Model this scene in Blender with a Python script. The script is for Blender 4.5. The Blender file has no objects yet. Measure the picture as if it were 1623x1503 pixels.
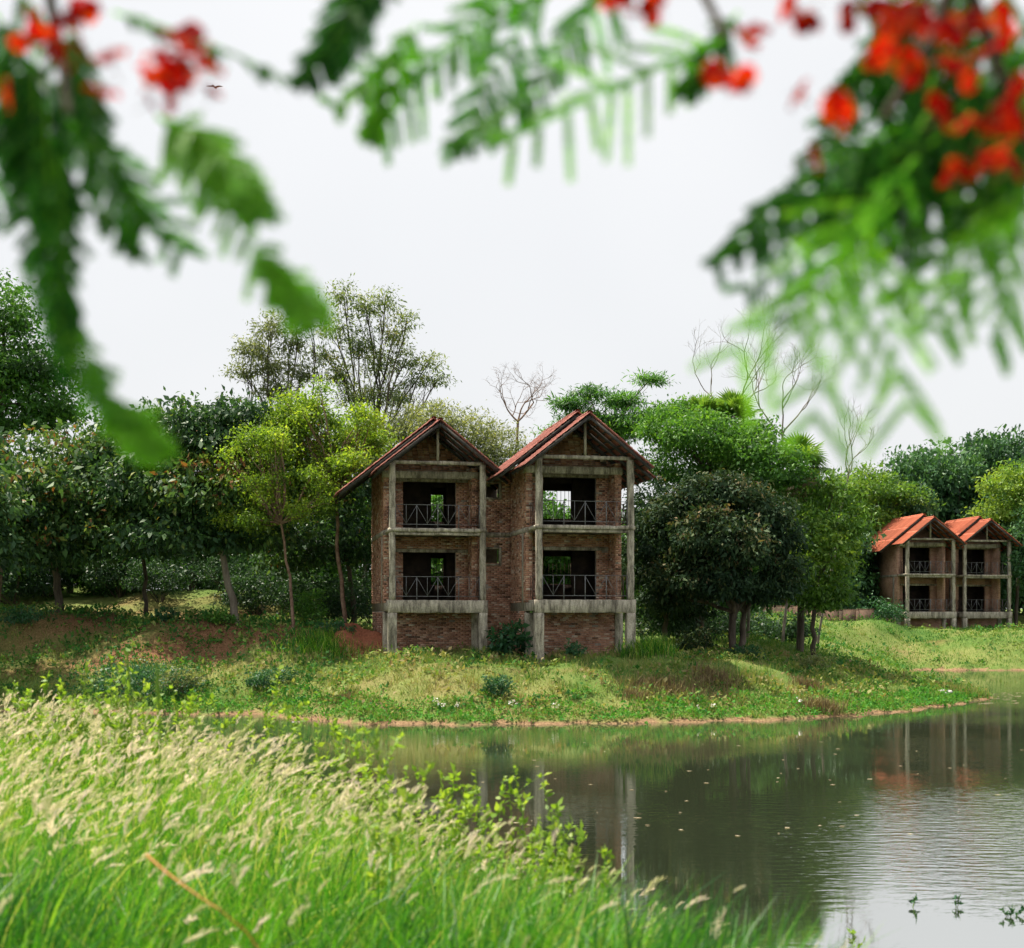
import bpy, math, random
import numpy as np
from mathutils import Vector, Matrix

# ------------------------------------------------------------------ camera, sky, sun, exposure
SC = bpy.context.scene
COL = SC.collection
CAM_Z = 3.8
FPX = 2000.0           # focal length measured in photograph pixels (1623 wide)
cam_d = bpy.data.cameras.new('camera')
cam = bpy.data.objects.new('camera', cam_d); COL.objects.link(cam)
cam.location = (0, 0, CAM_Z); cam.rotation_euler = (math.radians(90), 0, 0)
cam_d.sensor_width = 36.0; cam_d.sensor_fit = 'HORIZONTAL'
cam_d.lens = 36.0*FPX/1623.0
cam_d.shift_y = 223.5/1623.0
cam_d.clip_start = 0.05; cam_d.clip_end = 9000
cam_d.dof.use_dof = True; cam_d.dof.focus_distance = 50.0; cam_d.dof.aperture_fstop = 1.8
cam_d.dof.aperture_blades = 0
SC.camera = cam

SUN_AZ = math.radians(-60)     # measured from +Y (away from the camera) towards +X
SUN_EL = math.radians(64)
w = bpy.data.worlds.new('World'); SC.world = w; w.use_nodes = True
nt = w.node_tree; nt.nodes.clear()
sky = nt.nodes.new('ShaderNodeTexSky'); sky.sky_type = 'NISHITA'; sky.sun_disc = False
sky.sun_elevation = SUN_EL; sky.sun_rotation = SUN_AZ
sky.air_density = 1.0; sky.dust_density = 6.0; sky.ozone_density = 1.0
sc_ = nt.nodes.new('ShaderNodeVectorMath'); sc_.operation = 'SCALE'; sc_.inputs[3].default_value = 0.065
mixw = nt.nodes.new('ShaderNodeMix'); mixw.data_type = 'RGBA'; mixw.inputs[0].default_value = 0.84
mixw.inputs[7].default_value = (0.545, 0.553, 0.56, 1)      # thin white overcast veil
bg = nt.nodes.new('ShaderNodeBackground'); bg.inputs[1].default_value = 1.0
wo = nt.nodes.new('ShaderNodeOutputWorld')
nt.links.new(sky.outputs[0], sc_.inputs[0]); nt.links.new(sc_.outputs[0], mixw.inputs[6])
ctc = nt.nodes.new('ShaderNodeTexCoord'); cno = nt.nodes.new('ShaderNodeTexNoise'); cno.inputs['Scale'].default_value = 1.7; cno.inputs['Detail'].default_value = 3
crm = nt.nodes.new('ShaderNodeValToRGB'); crm.color_ramp.elements[0].position = .3; crm.color_ramp.elements[1].position = .72
crm.color_ramp.elements[0].color = (.51, .522, .535, 1); crm.color_ramp.elements[1].color = (.62, .622, .625, 1)
nt.links.new(ctc.outputs['Generated'], cno.inputs['Vector']); nt.links.new(cno.outputs[0], crm.inputs[0]); nt.links.new(crm.outputs[0], mixw.inputs[7])
nt.links.new(mixw.outputs[2], bg.inputs[0]); nt.links.new(bg.outputs[0], wo.inputs[0])

sun_d = bpy.data.lights.new('sun', 'SUN'); sun_d.energy = 5.0; sun_d.angle = math.radians(1.2); sun_d.color = (1, .92, .76)
sun = bpy.data.objects.new('sun', sun_d); COL.objects.link(sun)
sdir = Vector((math.sin(SUN_AZ)*math.cos(SUN_EL), math.cos(SUN_AZ)*math.cos(SUN_EL), math.sin(SUN_EL)))
sun.rotation_euler = sdir.to_track_quat('Z', 'Y').to_euler(); sun.location = (-20, 20, 40)

vs = SC.view_settings; vs.view_transform = 'Standard'; vs.look = 'None'; vs.exposure = 0.8; vs.gamma = 1.0
SC.cycles.use_denoising = True
SC.cycles.use_light_tree = False; SC.cycles.max_bounces = 4; SC.cycles.diffuse_bounces = 2; SC.cycles.glossy_bounces = 2
SC.cycles.adaptive_threshold = 0.02; SC.cycles.transmission_bounces = 2; SC.cycles.transparent_max_bounces = 4; SC.cycles.volume_bounces = 0
SC.cycles.caustics_reflective = False; SC.cycles.caustics_refractive = False
SC.cycles.sample_clamp_indirect = 6.0

rng = np.random.default_rng(7); random.seed(7)

def P(px, py, d):
    return np.array([(px-811.5)/FPX*d, d, CAM_Z-(py-975.0)/FPX*d])

# ------------------------------------------------------------------ mesh and tagging helpers
def tag(o, label=None, cat=None, group=None, kind=None):
    if label: o['label'] = label
    if cat: o['category'] = cat
    if group: o['group'] = group
    if kind: o['kind'] = kind
    return o

def empty(name, loc, rz=0.0):
    o = bpy.data.objects.new(name, None); COL.objects.link(o)
    o.location = loc; o.rotation_euler = (0, 0, rz); o.empty_display_size = .2
    return o

def link(name, me, parent=None, loc=None):
    o = bpy.data.objects.new(name, me); COL.objects.link(o)
    if parent is not None: o.parent = parent
    if loc is not None: o.location = loc
    return o

def mesh(name, V, Fs, mat=None, v=None, smooth=False):
    """V (N,3); Fs list of (M,k) index arrays; v per-face float attribute, in the order of Fs"""
    me = bpy.data.meshes.new(name)
    V = np.asarray(V, dtype=np.float32)
    Fs = [np.asarray(f, dtype=np.int32) for f in Fs if len(f)]
    me.vertices.add(len(V)); me.vertices.foreach_set('co', V.ravel())
    tot = np.concatenate([np.full(len(f), f.shape[1], np.int32) for f in Fs])
    loops = np.concatenate([f.ravel() for f in Fs])
    me.loops.add(len(loops)); me.loops.foreach_set('vertex_index', loops)
    me.polygons.add(len(tot))
    st = np.zeros(len(tot), np.int32); st[1:] = np.cumsum(tot)[:-1]
    me.polygons.foreach_set('loop_start', st); me.polygons.foreach_set('loop_total', tot)
    if smooth: me.polygons.foreach_set('use_smooth', np.ones(len(tot), bool))
    me.update(calc_edges=True)
    if v is not None:
        a = me.attributes.new('v', 'FLOAT', 'FACE'); a.data.foreach_set('value', np.asarray(v, np.float32))
    if mat is not None: me.materials.append(mat)
    return me

class MB:
    """collects shapes; build() links them as one mesh object"""
    def __init__(s): s.V = []; s.Q = []; s.T = []; s.vq = []; s.vt = []; s.n = 0
    def add(s, V, Q=None, T=None, v=0.5):
        V = np.asarray(V, float)
        if Q is not None and len(Q):
            Q = np.asarray(Q); s.Q.append(Q+s.n); s.vq.append(np.full(len(Q), v) if np.isscalar(v) else np.asarray(v))
        if T is not None and len(T):
            T = np.asarray(T); s.T.append(T+s.n); s.vt.append(np.full(len(T), v) if np.isscalar(v) else np.asarray(v))
        s.V.append(V); s.n += len(V); return s
    def box(s, x0, x1, y0, y1, z0, z1, v=.5, bev=0.0):
        if bev <= 0:
            V = [(x0,y0,z0),(x1,y0,z0),(x1,y1,z0),(x0,y1,z0),(x0,y0,z1),(x1,y0,z1),(x1,y1,z1),(x0,y1,z1)]
            Q = [(0,3,2,1),(4,5,6,7),(0,1,5,4),(1,2,6,5),(2,3,7,6),(3,0,4,7)]
            return s.add(V, Q, v=v)
        b = bev; V = []; Q = []
        def ring(z, i):
            return [(x0+i,y0,z),(x1-i,y0,z),(x1,y0+i,z),(x1,y1-i,z),(x1-i,y1,z),(x0+i,y1,z),(x0,y1-i,z),(x0,y0+i,z)]
        def ring2(z, b):
            return [(x0+2*b,y0+b,z),(x1-2*b,y0+b,z),(x1-b,y0+2*b,z),(x1-b,y1-2*b,z),(x1-2*b,y1-b,z),(x0+2*b,y1-b,z),(x0+b,y1-2*b,z),(x0+b,y0+2*b,z)]
        R = [ring2(z0,b), ring(z0+b,b), ring(z1-b,b), ring2(z1,b)]
        for r in R: V += r
        for k in range(3):
            for i in range(8):
                j = (i+1) % 8
                Q.append((k*8+i,k*8+j,k*8+8+j,k*8+8+i))
        Q += [(24,25,26,31),(31,26,27,30),(30,27,28,29),(7,2,1,0),(6,3,2,7),(5,4,3,6)]
        return s.add(V, Q, v=v)
    def rough(s, x0, x1, y0, y1, z0, z1, j=.012, seed=None):
        """cast concrete member: a box cut into short lengths whose corners wander and chip a little"""
        rr = np.random.default_rng(int(abs(x0*131+y0*57+z0*17+x1*7)*100) % 99991)
        lo = np.array([x0, y0, z0], float); hi = np.array([x1, y1, z1], float); ax = int(np.argmax(hi-lo)); a, b = [k for k in range(3) if k != ax]
        n = max(2, int(round((hi-lo)[ax]/.22))); V = []; Q = []; c = .018
        for k in range(n+1):
            t = lo[ax]+(hi-lo)[ax]*k/n
            for (ua, ub) in ((0,0),(1,0),(1,1),(0,1)):
                ch = c*(1+3.0*(rr.random() < .10)); d = rr.normal(size=2)*j*.5
                sa, sb = (1 if ua == 0 else -1), (1 if ub == 0 else -1)
                ca = (lo[a] if ua == 0 else hi[a])+d[0]; cb = (lo[b] if ub == 0 else hi[b])+d[1]
                pts = ((ca, cb+sb*ch), (ca+sa*ch, cb)) if (ua, ub) in ((0,0),(1,1)) else ((ca+sa*ch, cb), (ca, cb+sb*ch))
                for (pa, pb) in pts:
                    p = [0, 0, 0]; p[ax] = t; p[a] = pa; p[b] = pb; V.append(p)
        flip = (ax == 1)
        for k in range(n):
            for i in range(8):
                q = (k*8+i, k*8+(i+1) % 8, k*8+8+(i+1) % 8, k*8+8+i); Q.append(q[::-1] if flip else q)
        for e, f_ in ((0, True), (n*8, False)):
            for q in ((0,1,2,7),(7,2,3,6),(6,3,4,5)): Q.append(tuple(e+w_ for w_ in (q[::-1] if f_ != flip else q)))
        return s.add(V, Q)
    def bar(s, p, q, w, h=None, v=.5):
        p = np.array(p, float); q = np.array(q, float); h = h or w
        d = q-p; d /= np.linalg.norm(d)
        up = np.array([0,0,1.]) if abs(d[2]) < .95 else np.array([0,1.,0])
        a = np.cross(d, up); a /= np.linalg.norm(a); b = np.cross(a, d)
        a = a*w/2; b = b*h/2
        V = [p-a-b,p+a-b,p+a+b,p-a+b,q-a-b,q+a-b,q+a+b,q-a+b]
        Q = [(0,3,2,1),(4,5,6,7),(0,1,5,4),(1,2,6,5),(2,3,7,6),(3,0,4,7)]
        return s.add(V, Q, v=v)
    def tube(s, pts, rad, n=6, v=.5, cap=False):
        pts = np.asarray(pts, float); m = len(pts)
        rad = np.broadcast_to(np.asarray(rad, float), (m,))
        t = np.gradient(pts, axis=0); t /= np.linalg.norm(t, axis=1)[:,None]+1e-9
        ref = np.array([0,0,1.]) if abs(t[0,2]) < .9 else np.array([1.,0,0])
        a = np.cross(t, ref); a /= np.linalg.norm(a, axis=1)[:,None]+1e-9
        b = np.cross(t, a)
        ang = np.arange(n)*2*math.pi/n
        V = pts[:,None,:]+rad[:,None,None]*(np.cos(ang)[None,:,None]*a[:,None,:]+np.sin(ang)[None,:,None]*b[:,None,:])
        i = np.arange(m-1)[:,None]; j = np.arange(n)[None,:]; jn = (j+1) % n
        Q = np.stack([i*n+j, i*n+jn, (i+1)*n+jn, (i+1)*n+j], -1).reshape(-1, 4)
        return s.add(V.reshape(-1,3), Q, v=v)
    def build(s, name, mat, parent=None, smooth=False, loc=None):
        return link(name, s.mesh(name, mat, smooth), parent, loc)
    def mesh(s, name, mat, smooth=False):
        Fs = []; vv = []
        if s.Q: Fs.append(np.concatenate(s.Q)); vv.append(np.concatenate(s.vq))
        if s.T: Fs.append(np.concatenate(s.T)); vv.append(np.concatenate(s.vt))
        return mesh(name, np.concatenate(s.V), Fs, mat, np.concatenate(vv), smooth)

# ------------------------------------------------------------------ materials
def new_mat(name):
    m = bpy.data.materials.new(name); m.use_nodes = True
    n = m.node_tree; n.nodes.clear()
    out = n.nodes.new('ShaderNodeOutputMaterial')
    return m, n, out
def N(n, t, **kw):
    nd = n.nodes.new(t)
    for k, x in kw.items(): setattr(nd, k, x)
    return nd
def ramp(n, stops, fac=None):
    r = n.nodes.new('ShaderNodeValToRGB'); e = r.color_ramp.elements
    while len(e) < len(stops): e.new(.5)
    for i, (p, c) in enumerate(stops): e[i].position = p; e[i].color = (*c, 1) if len(c) == 3 else c
    if fac is not None: n.links.new(fac, r.inputs[0])
    return r
def attr(n, name='v'):
    a = n.nodes.new('ShaderNodeAttribute'); a.attribute_name = name; return a
def noise(n, scale, detail=4, rough=.6, vec=None):
    t = n.nodes.new('ShaderNodeTexNoise'); t.inputs['Scale'].default_value = scale
    t.inputs['Detail'].default_value = detail; t.inputs['Roughness'].default_value = rough
    if vec is not None: n.links.new(vec, t.inputs['Vector'])
    return t
def mixc(n, a, b, fac, mode='MIX'):
    m = n.nodes.new('ShaderNodeMix'); m.data_type = 'RGBA'; m.blend_type = mode
    for i, x in ((6, a), (7, b), (0, fac)):
        if hasattr(x, 'links'): n.links.new(x, m.inputs[i])
        elif i == 0: m.inputs[0].default_value = x
        else: m.inputs[i].default_value = (*x, 1)
    return m.outputs[2]

def leaf_mat(name, stops, trans=.35, tcol=1.6, rough=.5, spec=.35, tint=(1.05, 1, .45)):
    m, n, out = new_mat(name)
    r = ramp(n, stops, attr(n).outputs['Fac'])
    bs = N(n, 'ShaderNodeBsdfPrincipled'); bs.inputs['Roughness'].default_value = rough
    bs.inputs['Specular IOR Level'].default_value = spec
    n.links.new(r.outputs[0], bs.inputs['Base Color'])
    tr = N(n, 'ShaderNodeBsdfTranslucent')
    g = mixc(n, r.outputs[0], tuple(tcol*q for q in tint), 1.0, 'MULTIPLY')
    n.links.new(g, tr.inputs[0])
    mx = N(n, 'ShaderNodeMixShader'); mx.inputs[0].default_value = trans
    n.links.new(bs.outputs[0], mx.inputs[1]); n.links.new(tr.outputs[0], mx.inputs[2])
    n.links.new(mx.outputs[0], out.inputs[0])
    return m

def surf_mat(name, c1, c2, scale=3., rough=.85, bump=.2, c3=None, fine=40., spec=.3, streak=False, bdist=.02):
    m, n, out = new_mat(name)
    tc = N(n, 'ShaderNodeTexCoord'); vec = tc.outputs['Object']
    if streak:
        mp = N(n, 'ShaderNodeMapping'); mp.inputs['Scale'].default_value = (1, 1, .18)
        n.links.new(vec, mp.inputs[0]); svec = mp.outputs[0]
    else: svec = vec
    a = noise(n, scale, 6, .65, svec)
    st = [(.36, c1), (.64, c2)] if c3 is None else [(.3, c1), (.52, c2), (.72, c3)]
    r = ramp(n, st, a.outputs[0])
    b = noise(n, fine, 4, .6, vec)
    col = mixc(n, r.outputs[0], ramp(n, [(.3, (.62,)*3), (.7, (1.2,)*3)], b.outputs[0]).outputs[0], .8, 'MULTIPLY')
    bs = N(n, 'ShaderNodeBsdfPrincipled'); bs.inputs['Roughness'].default_value = rough
    bs.inputs['Specular IOR Level'].default_value = spec
    n.links.new(col, bs.inputs['Base Color'])
    bp = N(n, 'ShaderNodeBump'); bp.inputs['Strength'].default_value = bump; bp.inputs['Distance'].default_value = bdist
    n.links.new(b.outputs[0], bp.inputs['Height']); n.links.new(bp.outputs[0], bs.inputs['Normal'])
    n.links.new(bs.outputs[0], out.inputs[0])
    return m

M = {}
M['concrete'] = surf_mat('weathered_concrete', (.15,.135,.11), (.49,.45,.38), 2.6, .92, .4, (.60,.56,.48), 22, streak=True)
def stain_concrete():
    m = M['concrete']; n = m.node_tree; bs = [q for q in n.nodes if q.type == 'BSDF_PRINCIPLED'][0]
    src = bs.inputs['Base Color'].links[0].from_socket
    tc = N(n, 'ShaderNodeTexCoord'); mp = N(n, 'ShaderNodeMapping'); mp.inputs['Scale'].default_value = (1.6, 1.6, .35); n.links.new(tc.outputs['Object'], mp.inputs[0])
    a = noise(n, 4.5, 7, .75, mp.outputs[0])
    c = mixc(n, src, ramp(n, [(.38, (.22,.20,.17)), (.50, (.72,.70,.66)), (.62, (1.1,1.08,1.02))], a.outputs[0]).outputs[0], .85, 'MULTIPLY')
    n.links.new(c, bs.inputs['Base Color'])
stain_concrete()
M['room_shade'] = surf_mat('shade_toned_inner_brick', (.035,.028,.025), (.085,.06,.05), 2.0, .95, .3)  # inner brick made near-black: the rooms' shade is put into the colour
M['mortar'] = surf_mat('mortar', (.24,.20,.17), (.40,.35,.30), 4, .95, .4)
M['metal'] = surf_mat('railing_paint', (.10,.10,.105), (.20,.205,.21), 8, .55, .05, spec=.4)
M['rust'] = surf_mat('rusted_iron', (.05,.035,.03), (.13,.08,.06), 8, .8, .05)
M['timber'] = surf_mat('dark_roof_timber', (.035,.035,.035), (.075,.07,.065), 5, .85, .1)
M['bark'] = surf_mat('grey_brown_bark', (.045,.035,.028), (.14,.115,.09), 3, .95, .5, streak=True)
M['bark_pale'] = surf_mat('pale_bark', (.13,.105,.085), (.32,.28,.23), 3, .95, .4, streak=True)
M['bark_red'] = surf_mat('reddish_bark', (.14,.08,.055), (.30,.20,.15), 4, .95, .4)
M['earth'] = surf_mat('red_earth', (.20,.065,.035), (.36,.13,.07), 2.2, .95, .8, (.28,.12,.07), 12, bdist=.08)
M['mossy_brick'] = surf_mat('mossy_old_brick', (.06,.05,.035), (.17,.11,.08), 1.5, .95, .4, (.22,.13,.10), 14)
M['stone'] = surf_mat('white_stone', (.34,.33,.30), (.60,.58,.55), 4, .9, .3)

def brick_piece_mat():
    m, n, out = new_mat('fired_brick_pieces')
    r = ramp(n, [(0, (.15,.085,.058)), (.25, (.37,.18,.12)), (.5, (.50,.265,.18)), (.72, (.56,.34,.245)), (.88, (.60,.43,.33)), (1, (.66,.54,.44))], attr(n).outputs['Fac'])
    tc = N(n, 'ShaderNodeTexCoord')
    a = noise(n, 1.1, 6, .7, tc.outputs['Object'])
    dirt = ramp(n, [(.32, (.26,.24,.21)), (.52, (1,1,1))], a.outputs[0])
    b = noise(n, 55, 3, .6, tc.outputs['Object'])
    col = mixc(n, r.outputs[0], dirt.outputs[0], .75, 'MULTIPLY')
    col = mixc(n, col, ramp(n, [(.3, (.65,)*3), (.7, (1.2,)*3)], b.outputs[0]).outputs[0], .7, 'MULTIPLY')
    bs = N(n, 'ShaderNodeBsdfPrincipled'); bs.inputs['Roughness'].default_value = .92; bs.inputs['Specular IOR Level'].default_value = .2
    n.links.new(col, bs.inputs['Base Color'])
    bp = N(n, 'ShaderNodeBump'); bp.inputs['Strength'].default_value = .4; bp.inputs['Distance'].default_value = .01
    n.links.new(b.outputs[0], bp.inputs['Height']); n.links.new(bp.outputs[0], bs.inputs['Normal'])
    n.links.new(bs.outputs[0], out.inputs[0]); return m
M['brick'] = brick_piece_mat()

def brick_far_mat():
    m, n, out = new_mat('distant_brickwork')
    tc = N(n, 'ShaderNodeTexCoord')
    mp = N(n, 'ShaderNodeMapping'); mp.inputs['Rotation'].default_value = (math.radians(90), 0, 0)
    sep = N(n, 'ShaderNodeSeparateXYZ'); n.links.new(tc.outputs['Object'], sep.inputs[0])
    ad = N(n, 'ShaderNodeMath'); ad.operation = 'ADD'; n.links.new(sep.outputs[0], ad.inputs[0]); n.links.new(sep.outputs[1], ad.inputs[1])
    cb = N(n, 'ShaderNodeCombineXYZ'); n.links.new(ad.outputs[0], cb.inputs[0]); n.links.new(sep.outputs[2], cb.inputs[1])
    bt = N(n, 'ShaderNodeTexBrick'); bt.inputs['Scale'].default_value = 1.0
    bt.inputs['Brick Width'].default_value = .25; bt.inputs['Row Height'].default_value = .085; bt.inputs['Mortar Size'].default_value = .008
    bt.inputs['Color1'].default_value = (.52,.30,.21,1); bt.inputs['Color2'].default_value = (.38,.19,.13,1); bt.inputs['Mortar'].default_value = (.42,.35,.29,1)
    n.links.new(cb.outputs[0], bt.inputs['Vector'])
    a = noise(n, .9, 6, .7, tc.outputs['Object'])
    col = mixc(n, bt.outputs[0], ramp(n, [(.35, (.55,.52,.48)), (.6, (1.1,1.08,1.05))], a.outputs[0]).outputs[0], .8, 'MULTIPLY')
    bs = N(n, 'ShaderNodeBsdfPrincipled'); bs.inputs['Roughness'].default_value = .92
    n.links.new(col, bs.inputs['Base Color']); n.links.new(bs.outputs[0], out.inputs[0]); return m
M['brick_far'] = brick_far_mat()

def roof_mat(name, stops, sc):
    m, n, out = new_mat(name)
    tc = N(n, 'ShaderNodeTexCoord'); a = noise(n, sc, 6, .7, tc.outputs['Object'])
    oi = N(n, 'ShaderNodeObjectInfo')
    r = ramp(n, stops, a.outputs[0])
    hs = N(n, 'ShaderNodeHueSaturation'); mr = N(n, 'ShaderNodeMapRange')
    mr.inputs[3].default_value = .8; mr.inputs[4].default_value = 1.15
    n.links.new(oi.outputs['Random'], mr.inputs[0]); n.links.new(mr.outputs[0], hs.inputs['Value']); n.links.new(r.outputs[0], hs.inputs['Color'])
    bs = N(n, 'ShaderNodeBsdfPrincipled'); bs.inputs['Roughness'].default_value = .75; bs.inputs['Specular IOR Level'].default_value = .3
    n.links.new(hs.outputs[0], bs.inputs['Base Color']); n.links.new(bs.outputs[0], out.inputs[0]); return m
M['roof_old'] = roof_mat('weathered_red_roof_tile', [(.3, (.17,.06,.05)), (.5, (.38,.135,.11)), (.68, (.54,.27,.22))], 2.4)
M['roof_new'] = roof_mat('orange_red_roof_tile', [(.3, (.44,.11,.06)), (.7, (.60,.19,.11))], 1.2)

# foliage
M['l_dark'] = leaf_mat('dark_glossy_leaf', [(0,(.016,.046,.022)),(.4,(.036,.095,.036)),(.7,(.075,.16,.045)),(.92,(.17,.25,.06)),(.985,(.24,.26,.07)),(1,(.22,.10,.04))], .3, 1.5, .5, .3)
M['l_tall'] = leaf_mat('fine_dull_leaf', [(0,(.06,.10,.045)),(.5,(.14,.20,.085)),(.85,(.24,.29,.11)),(1,(.33,.31,.12))], .5, 1.5)
M['l_yellow'] = leaf_mat('fresh_yellow_green_leaf', [(0,(.06,.13,.02)),(.5,(.16,.28,.03)),(1,(.33,.42,.05))], .5, 1.6)
M['l_olive'] = leaf_mat('olive_leaf', [(0,(.07,.10,.045)),(.5,(.16,.20,.09)),(1,(.30,.33,.17))], .45, 1.5)
M['l_feather'] = leaf_mat('feathery_green_leaf', [(0,(.04,.11,.04)),(.5,(.08,.22,.045)),(1,(.17,.36,.05))], .4, 1.5)
M['l_mid'] = leaf_mat('mid_green_leaf', [(0,(.03,.08,.022)),(.5,(.065,.19,.03)),(1,(.15,.32,.04))], .35, 1.5)
M['l_mango'] = leaf_mat('brown_tinged_dark_leaf', [(0,(.012,.032,.018)),(.5,(.030,.066,.030)),(.72,(.06,.10,.04)),(.88,(.12,.13,.055)),(.96,(.19,.15,.08)),(1,(.24,.17,.10))], .2, 1.4, .6, .15)
M['l_bright'] = leaf_mat('bright_broad_leaf', [(0,(.04,.10,.02)),(.5,(.10,.22,.03)),(1,(.23,.34,.05))], .38, 1.6)
M['l_far'] = leaf_mat('distant_wood_leaf', [(0,(.03,.08,.04)),(.5,(.065,.17,.065)),(1,(.14,.27,.09))], .3, 1.4)
M['l_palm'] = leaf_mat('palm_leaf', [(0,(.08,.19,.03)),(1,(.18,.31,.05))], .35, 1.5, .4, .4)
M['l_palmdry'] = leaf_mat('dry_palm_leaf', [(0,(.22,.17,.10)),(1,(.46,.40,.28))], .2, 1.2)
M['l_weed'] = leaf_mat('yellow_green_weed_leaf', [(0,(.09,.19,.02)),(.5,(.19,.33,.035)),(1,(.33,.44,.07))], .45, 1.5)
M['l_bush'] = leaf_mat('deep_green_bush_leaf', [(0,(.015,.055,.025)),(.5,(.03,.105,.045)),(1,(.06,.18,.06))], .3, 1.4)
M['l_flame'] = leaf_mat('flame_tree_leaflet', [(0,(.010,.085,.014)),(.4,(.05,.24,.022)),(1,(.24,.52,.045))], .6, 1.8, .5, .2)
M['petal'] = leaf_mat('red_petal', [(0,(.18,.0015,.003)),(.6,(.42,.0025,.003)),(.85,(.58,.006,.004)),(1,(.75,.08,.010))], .42, 1.2, .7, .05)
M['sepal'] = leaf_mat('red_brown_sepal', [(0,(.16,.03,.02)),(1,(.30,.10,.03))], .2, 1.2)
M['grass'] = leaf_mat('long_green_grass', [(0,(.012,.075,.012)),(.35,(.035,.18,.014)),(.7,(.13,.34,.025)),(.9,(.33,.46,.07)),(1,(.48,.50,.18))], .45, 1.5, .45, .35)
M['plume'] = leaf_mat('pale_grass_plume', [(0,(.34,.40,.16)),(.35,(.58,.56,.34)),(.7,(.74,.67,.52)),(1,(.80,.68,.62))], .5, 1.15, .8, .1, (1, .96, .78))
M['bankgrass'] = leaf_mat('bank_grass', [(0,(.04,.15,.035)),(.25,(.10,.24,.04)),(.45,(.20,.28,.065)),(.75,(.33,.33,.13)),(1,(.29,.22,.12))], .3, 1.3, .7, .15)
M['dry'] = leaf_mat('dry_brown_grass', [(0,(.12,.085,.055)),(.6,(.24,.18,.10)),(1,(.34,.31,.14))], .2, 1.2, .8, .1)
M['creeper'] = leaf_mat('waterside_creeper', [(0,(.035,.14,.03)),(.5,(.075,.25,.04)),(1,(.17,.36,.06))], .35, 1.3, .7, .1)
M['flower'] = leaf_mat('white_flower', [(0,(.7,.66,.70)),(1,(.85,.82,.84))], .2, 1.0)
M['orange'] = leaf_mat('orange_dry_stalk', [(0,(.55,.22,.05)),(1,(.55,.22,.05))], .2, 1.1)
M['bird'] = surf_mat('dark_feathers', (.05,.045,.04), (.11,.10,.09), 8, .8, .05)

# ------------------------------------------------------------------ terrain
POND = np.array([(-70,45),(-40,41.5),(-24,37),(-14,31),(-8,25),(-4,19.5),(-1.5,15.5),(1,12.6),(2.6,10),(4.2,6.5),(6,2),(9,-3),(20,-8),(80,-5),
 (100,40),(95,80),(50,86),(35,86.5),(28,87),(25.6,84),(24.6,77),(23.9,69),(22.9,62),(21.8,58.2),(20,55),(17.4,52),(14.3,48.7),(11.3,46.3),(7.6,45),(4.2,44.2),
 (.85,43.9),(-2.4,43.7),(-5.1,43.9),(-7.1,45.4),(-9.9,48),(-12.3,48),(-20,50),(-40,54),(-70,56)], float)
def sdist(x, y):
    """signed distance to the pond's shoreline: positive on land"""
    x = np.asarray(x, float); y = np.asarray(y, float); sh = x.shape; x = x.ravel(); y = y.ravel()
    best = np.full(len(x), 1e9); inside = np.zeros(len(x), bool); n = len(POND)
    for i in range(n):
        ax, ay = POND[i]; bx, by = POND[(i+1) % n]
        dx, dy = bx-ax, by-ay; t = np.clip(((x-ax)*dx+(y-ay)*dy)/(dx*dx+dy*dy), 0, 1)
        best = np.minimum(best, np.hypot(x-ax-t*dx, y-ay-t*dy))
        c = ((ay > y) != (by > y)) & (x < (bx-ax)*(y-ay)/(by-ay+1e-12)+ax)
        inside ^= c
    sd = np.where(inside, -best, best)
    wob = .32*np.sin(x*2.1+1.3*np.sin(y*1.7))+.22*np.sin(x*4.7+y*3.1+1)+.16*np.sin(y*5.3-x*1.9)
    return (sd+wob*np.clip((y-36)/6, 0, 1)*np.clip(1-np.abs(sd)/4, 0, 1)).reshape(sh)
CP = np.array([(-5,52.4,2.0),(1,50.6,1.85),(5,51.5,2.1),(-1,56,2.3),(8,52,1.85),(12,51,1.45),(17,56,.9),(20,62,.8),(15,60,1.4),(12,65,2.4),(22,80,2.3),
 (20,95,3.6),(27,96,3.35),(24,90,2.9),(31,99.5,2.6),(36,102,2.6),(30,92,1.7),(-10,54.5,2.9),(-9.7,56,3.35),(-14,58,3.6),(-22,60,3.9),(-13,53,2.0),(-20,54,2.2),(-18,75,5.2),(-30,80,5.6),
 (0,75,4),(10,85,4.2),(44,120,4),(0,130,6),(-60,100,7),(80,120,5),
 (0,0,2.2),(0,-10,2.4),(-6,14,1.62),(-3,12,1.5),(-1.2,11,1.25),(.4,9,1.15),(1.9,8,1.0),(0,5,1.7),(2,5,1.65),(1.2,6.3,1.7),(2.2,4,1.8),(-.5,7.5,1.45),(-3,6,1.75),(-8,20,1.4),(-20,28,2),(-3,17,1.2),(-40,20,2.4)])
def fbm(x, y, s, k=3, seed=0):
    r = np.random.default_rng(seed); z = 0*x; a = 1.
    for i in range(k):
        for _ in range(3):
            th = r.uniform(0, 6.28); ph = r.uniform(0, 6.28); f = 2*math.pi/s*r.uniform(.7, 1.4)
            z = z+a*np.sin(f*(x*math.cos(th)+y*math.sin(th))+ph+.8*np.sin(f*.6*(x*math.sin(th)-y*math.cos(th))+ph*2))
        s *= .5; a *= .5
    return z/4.
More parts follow.
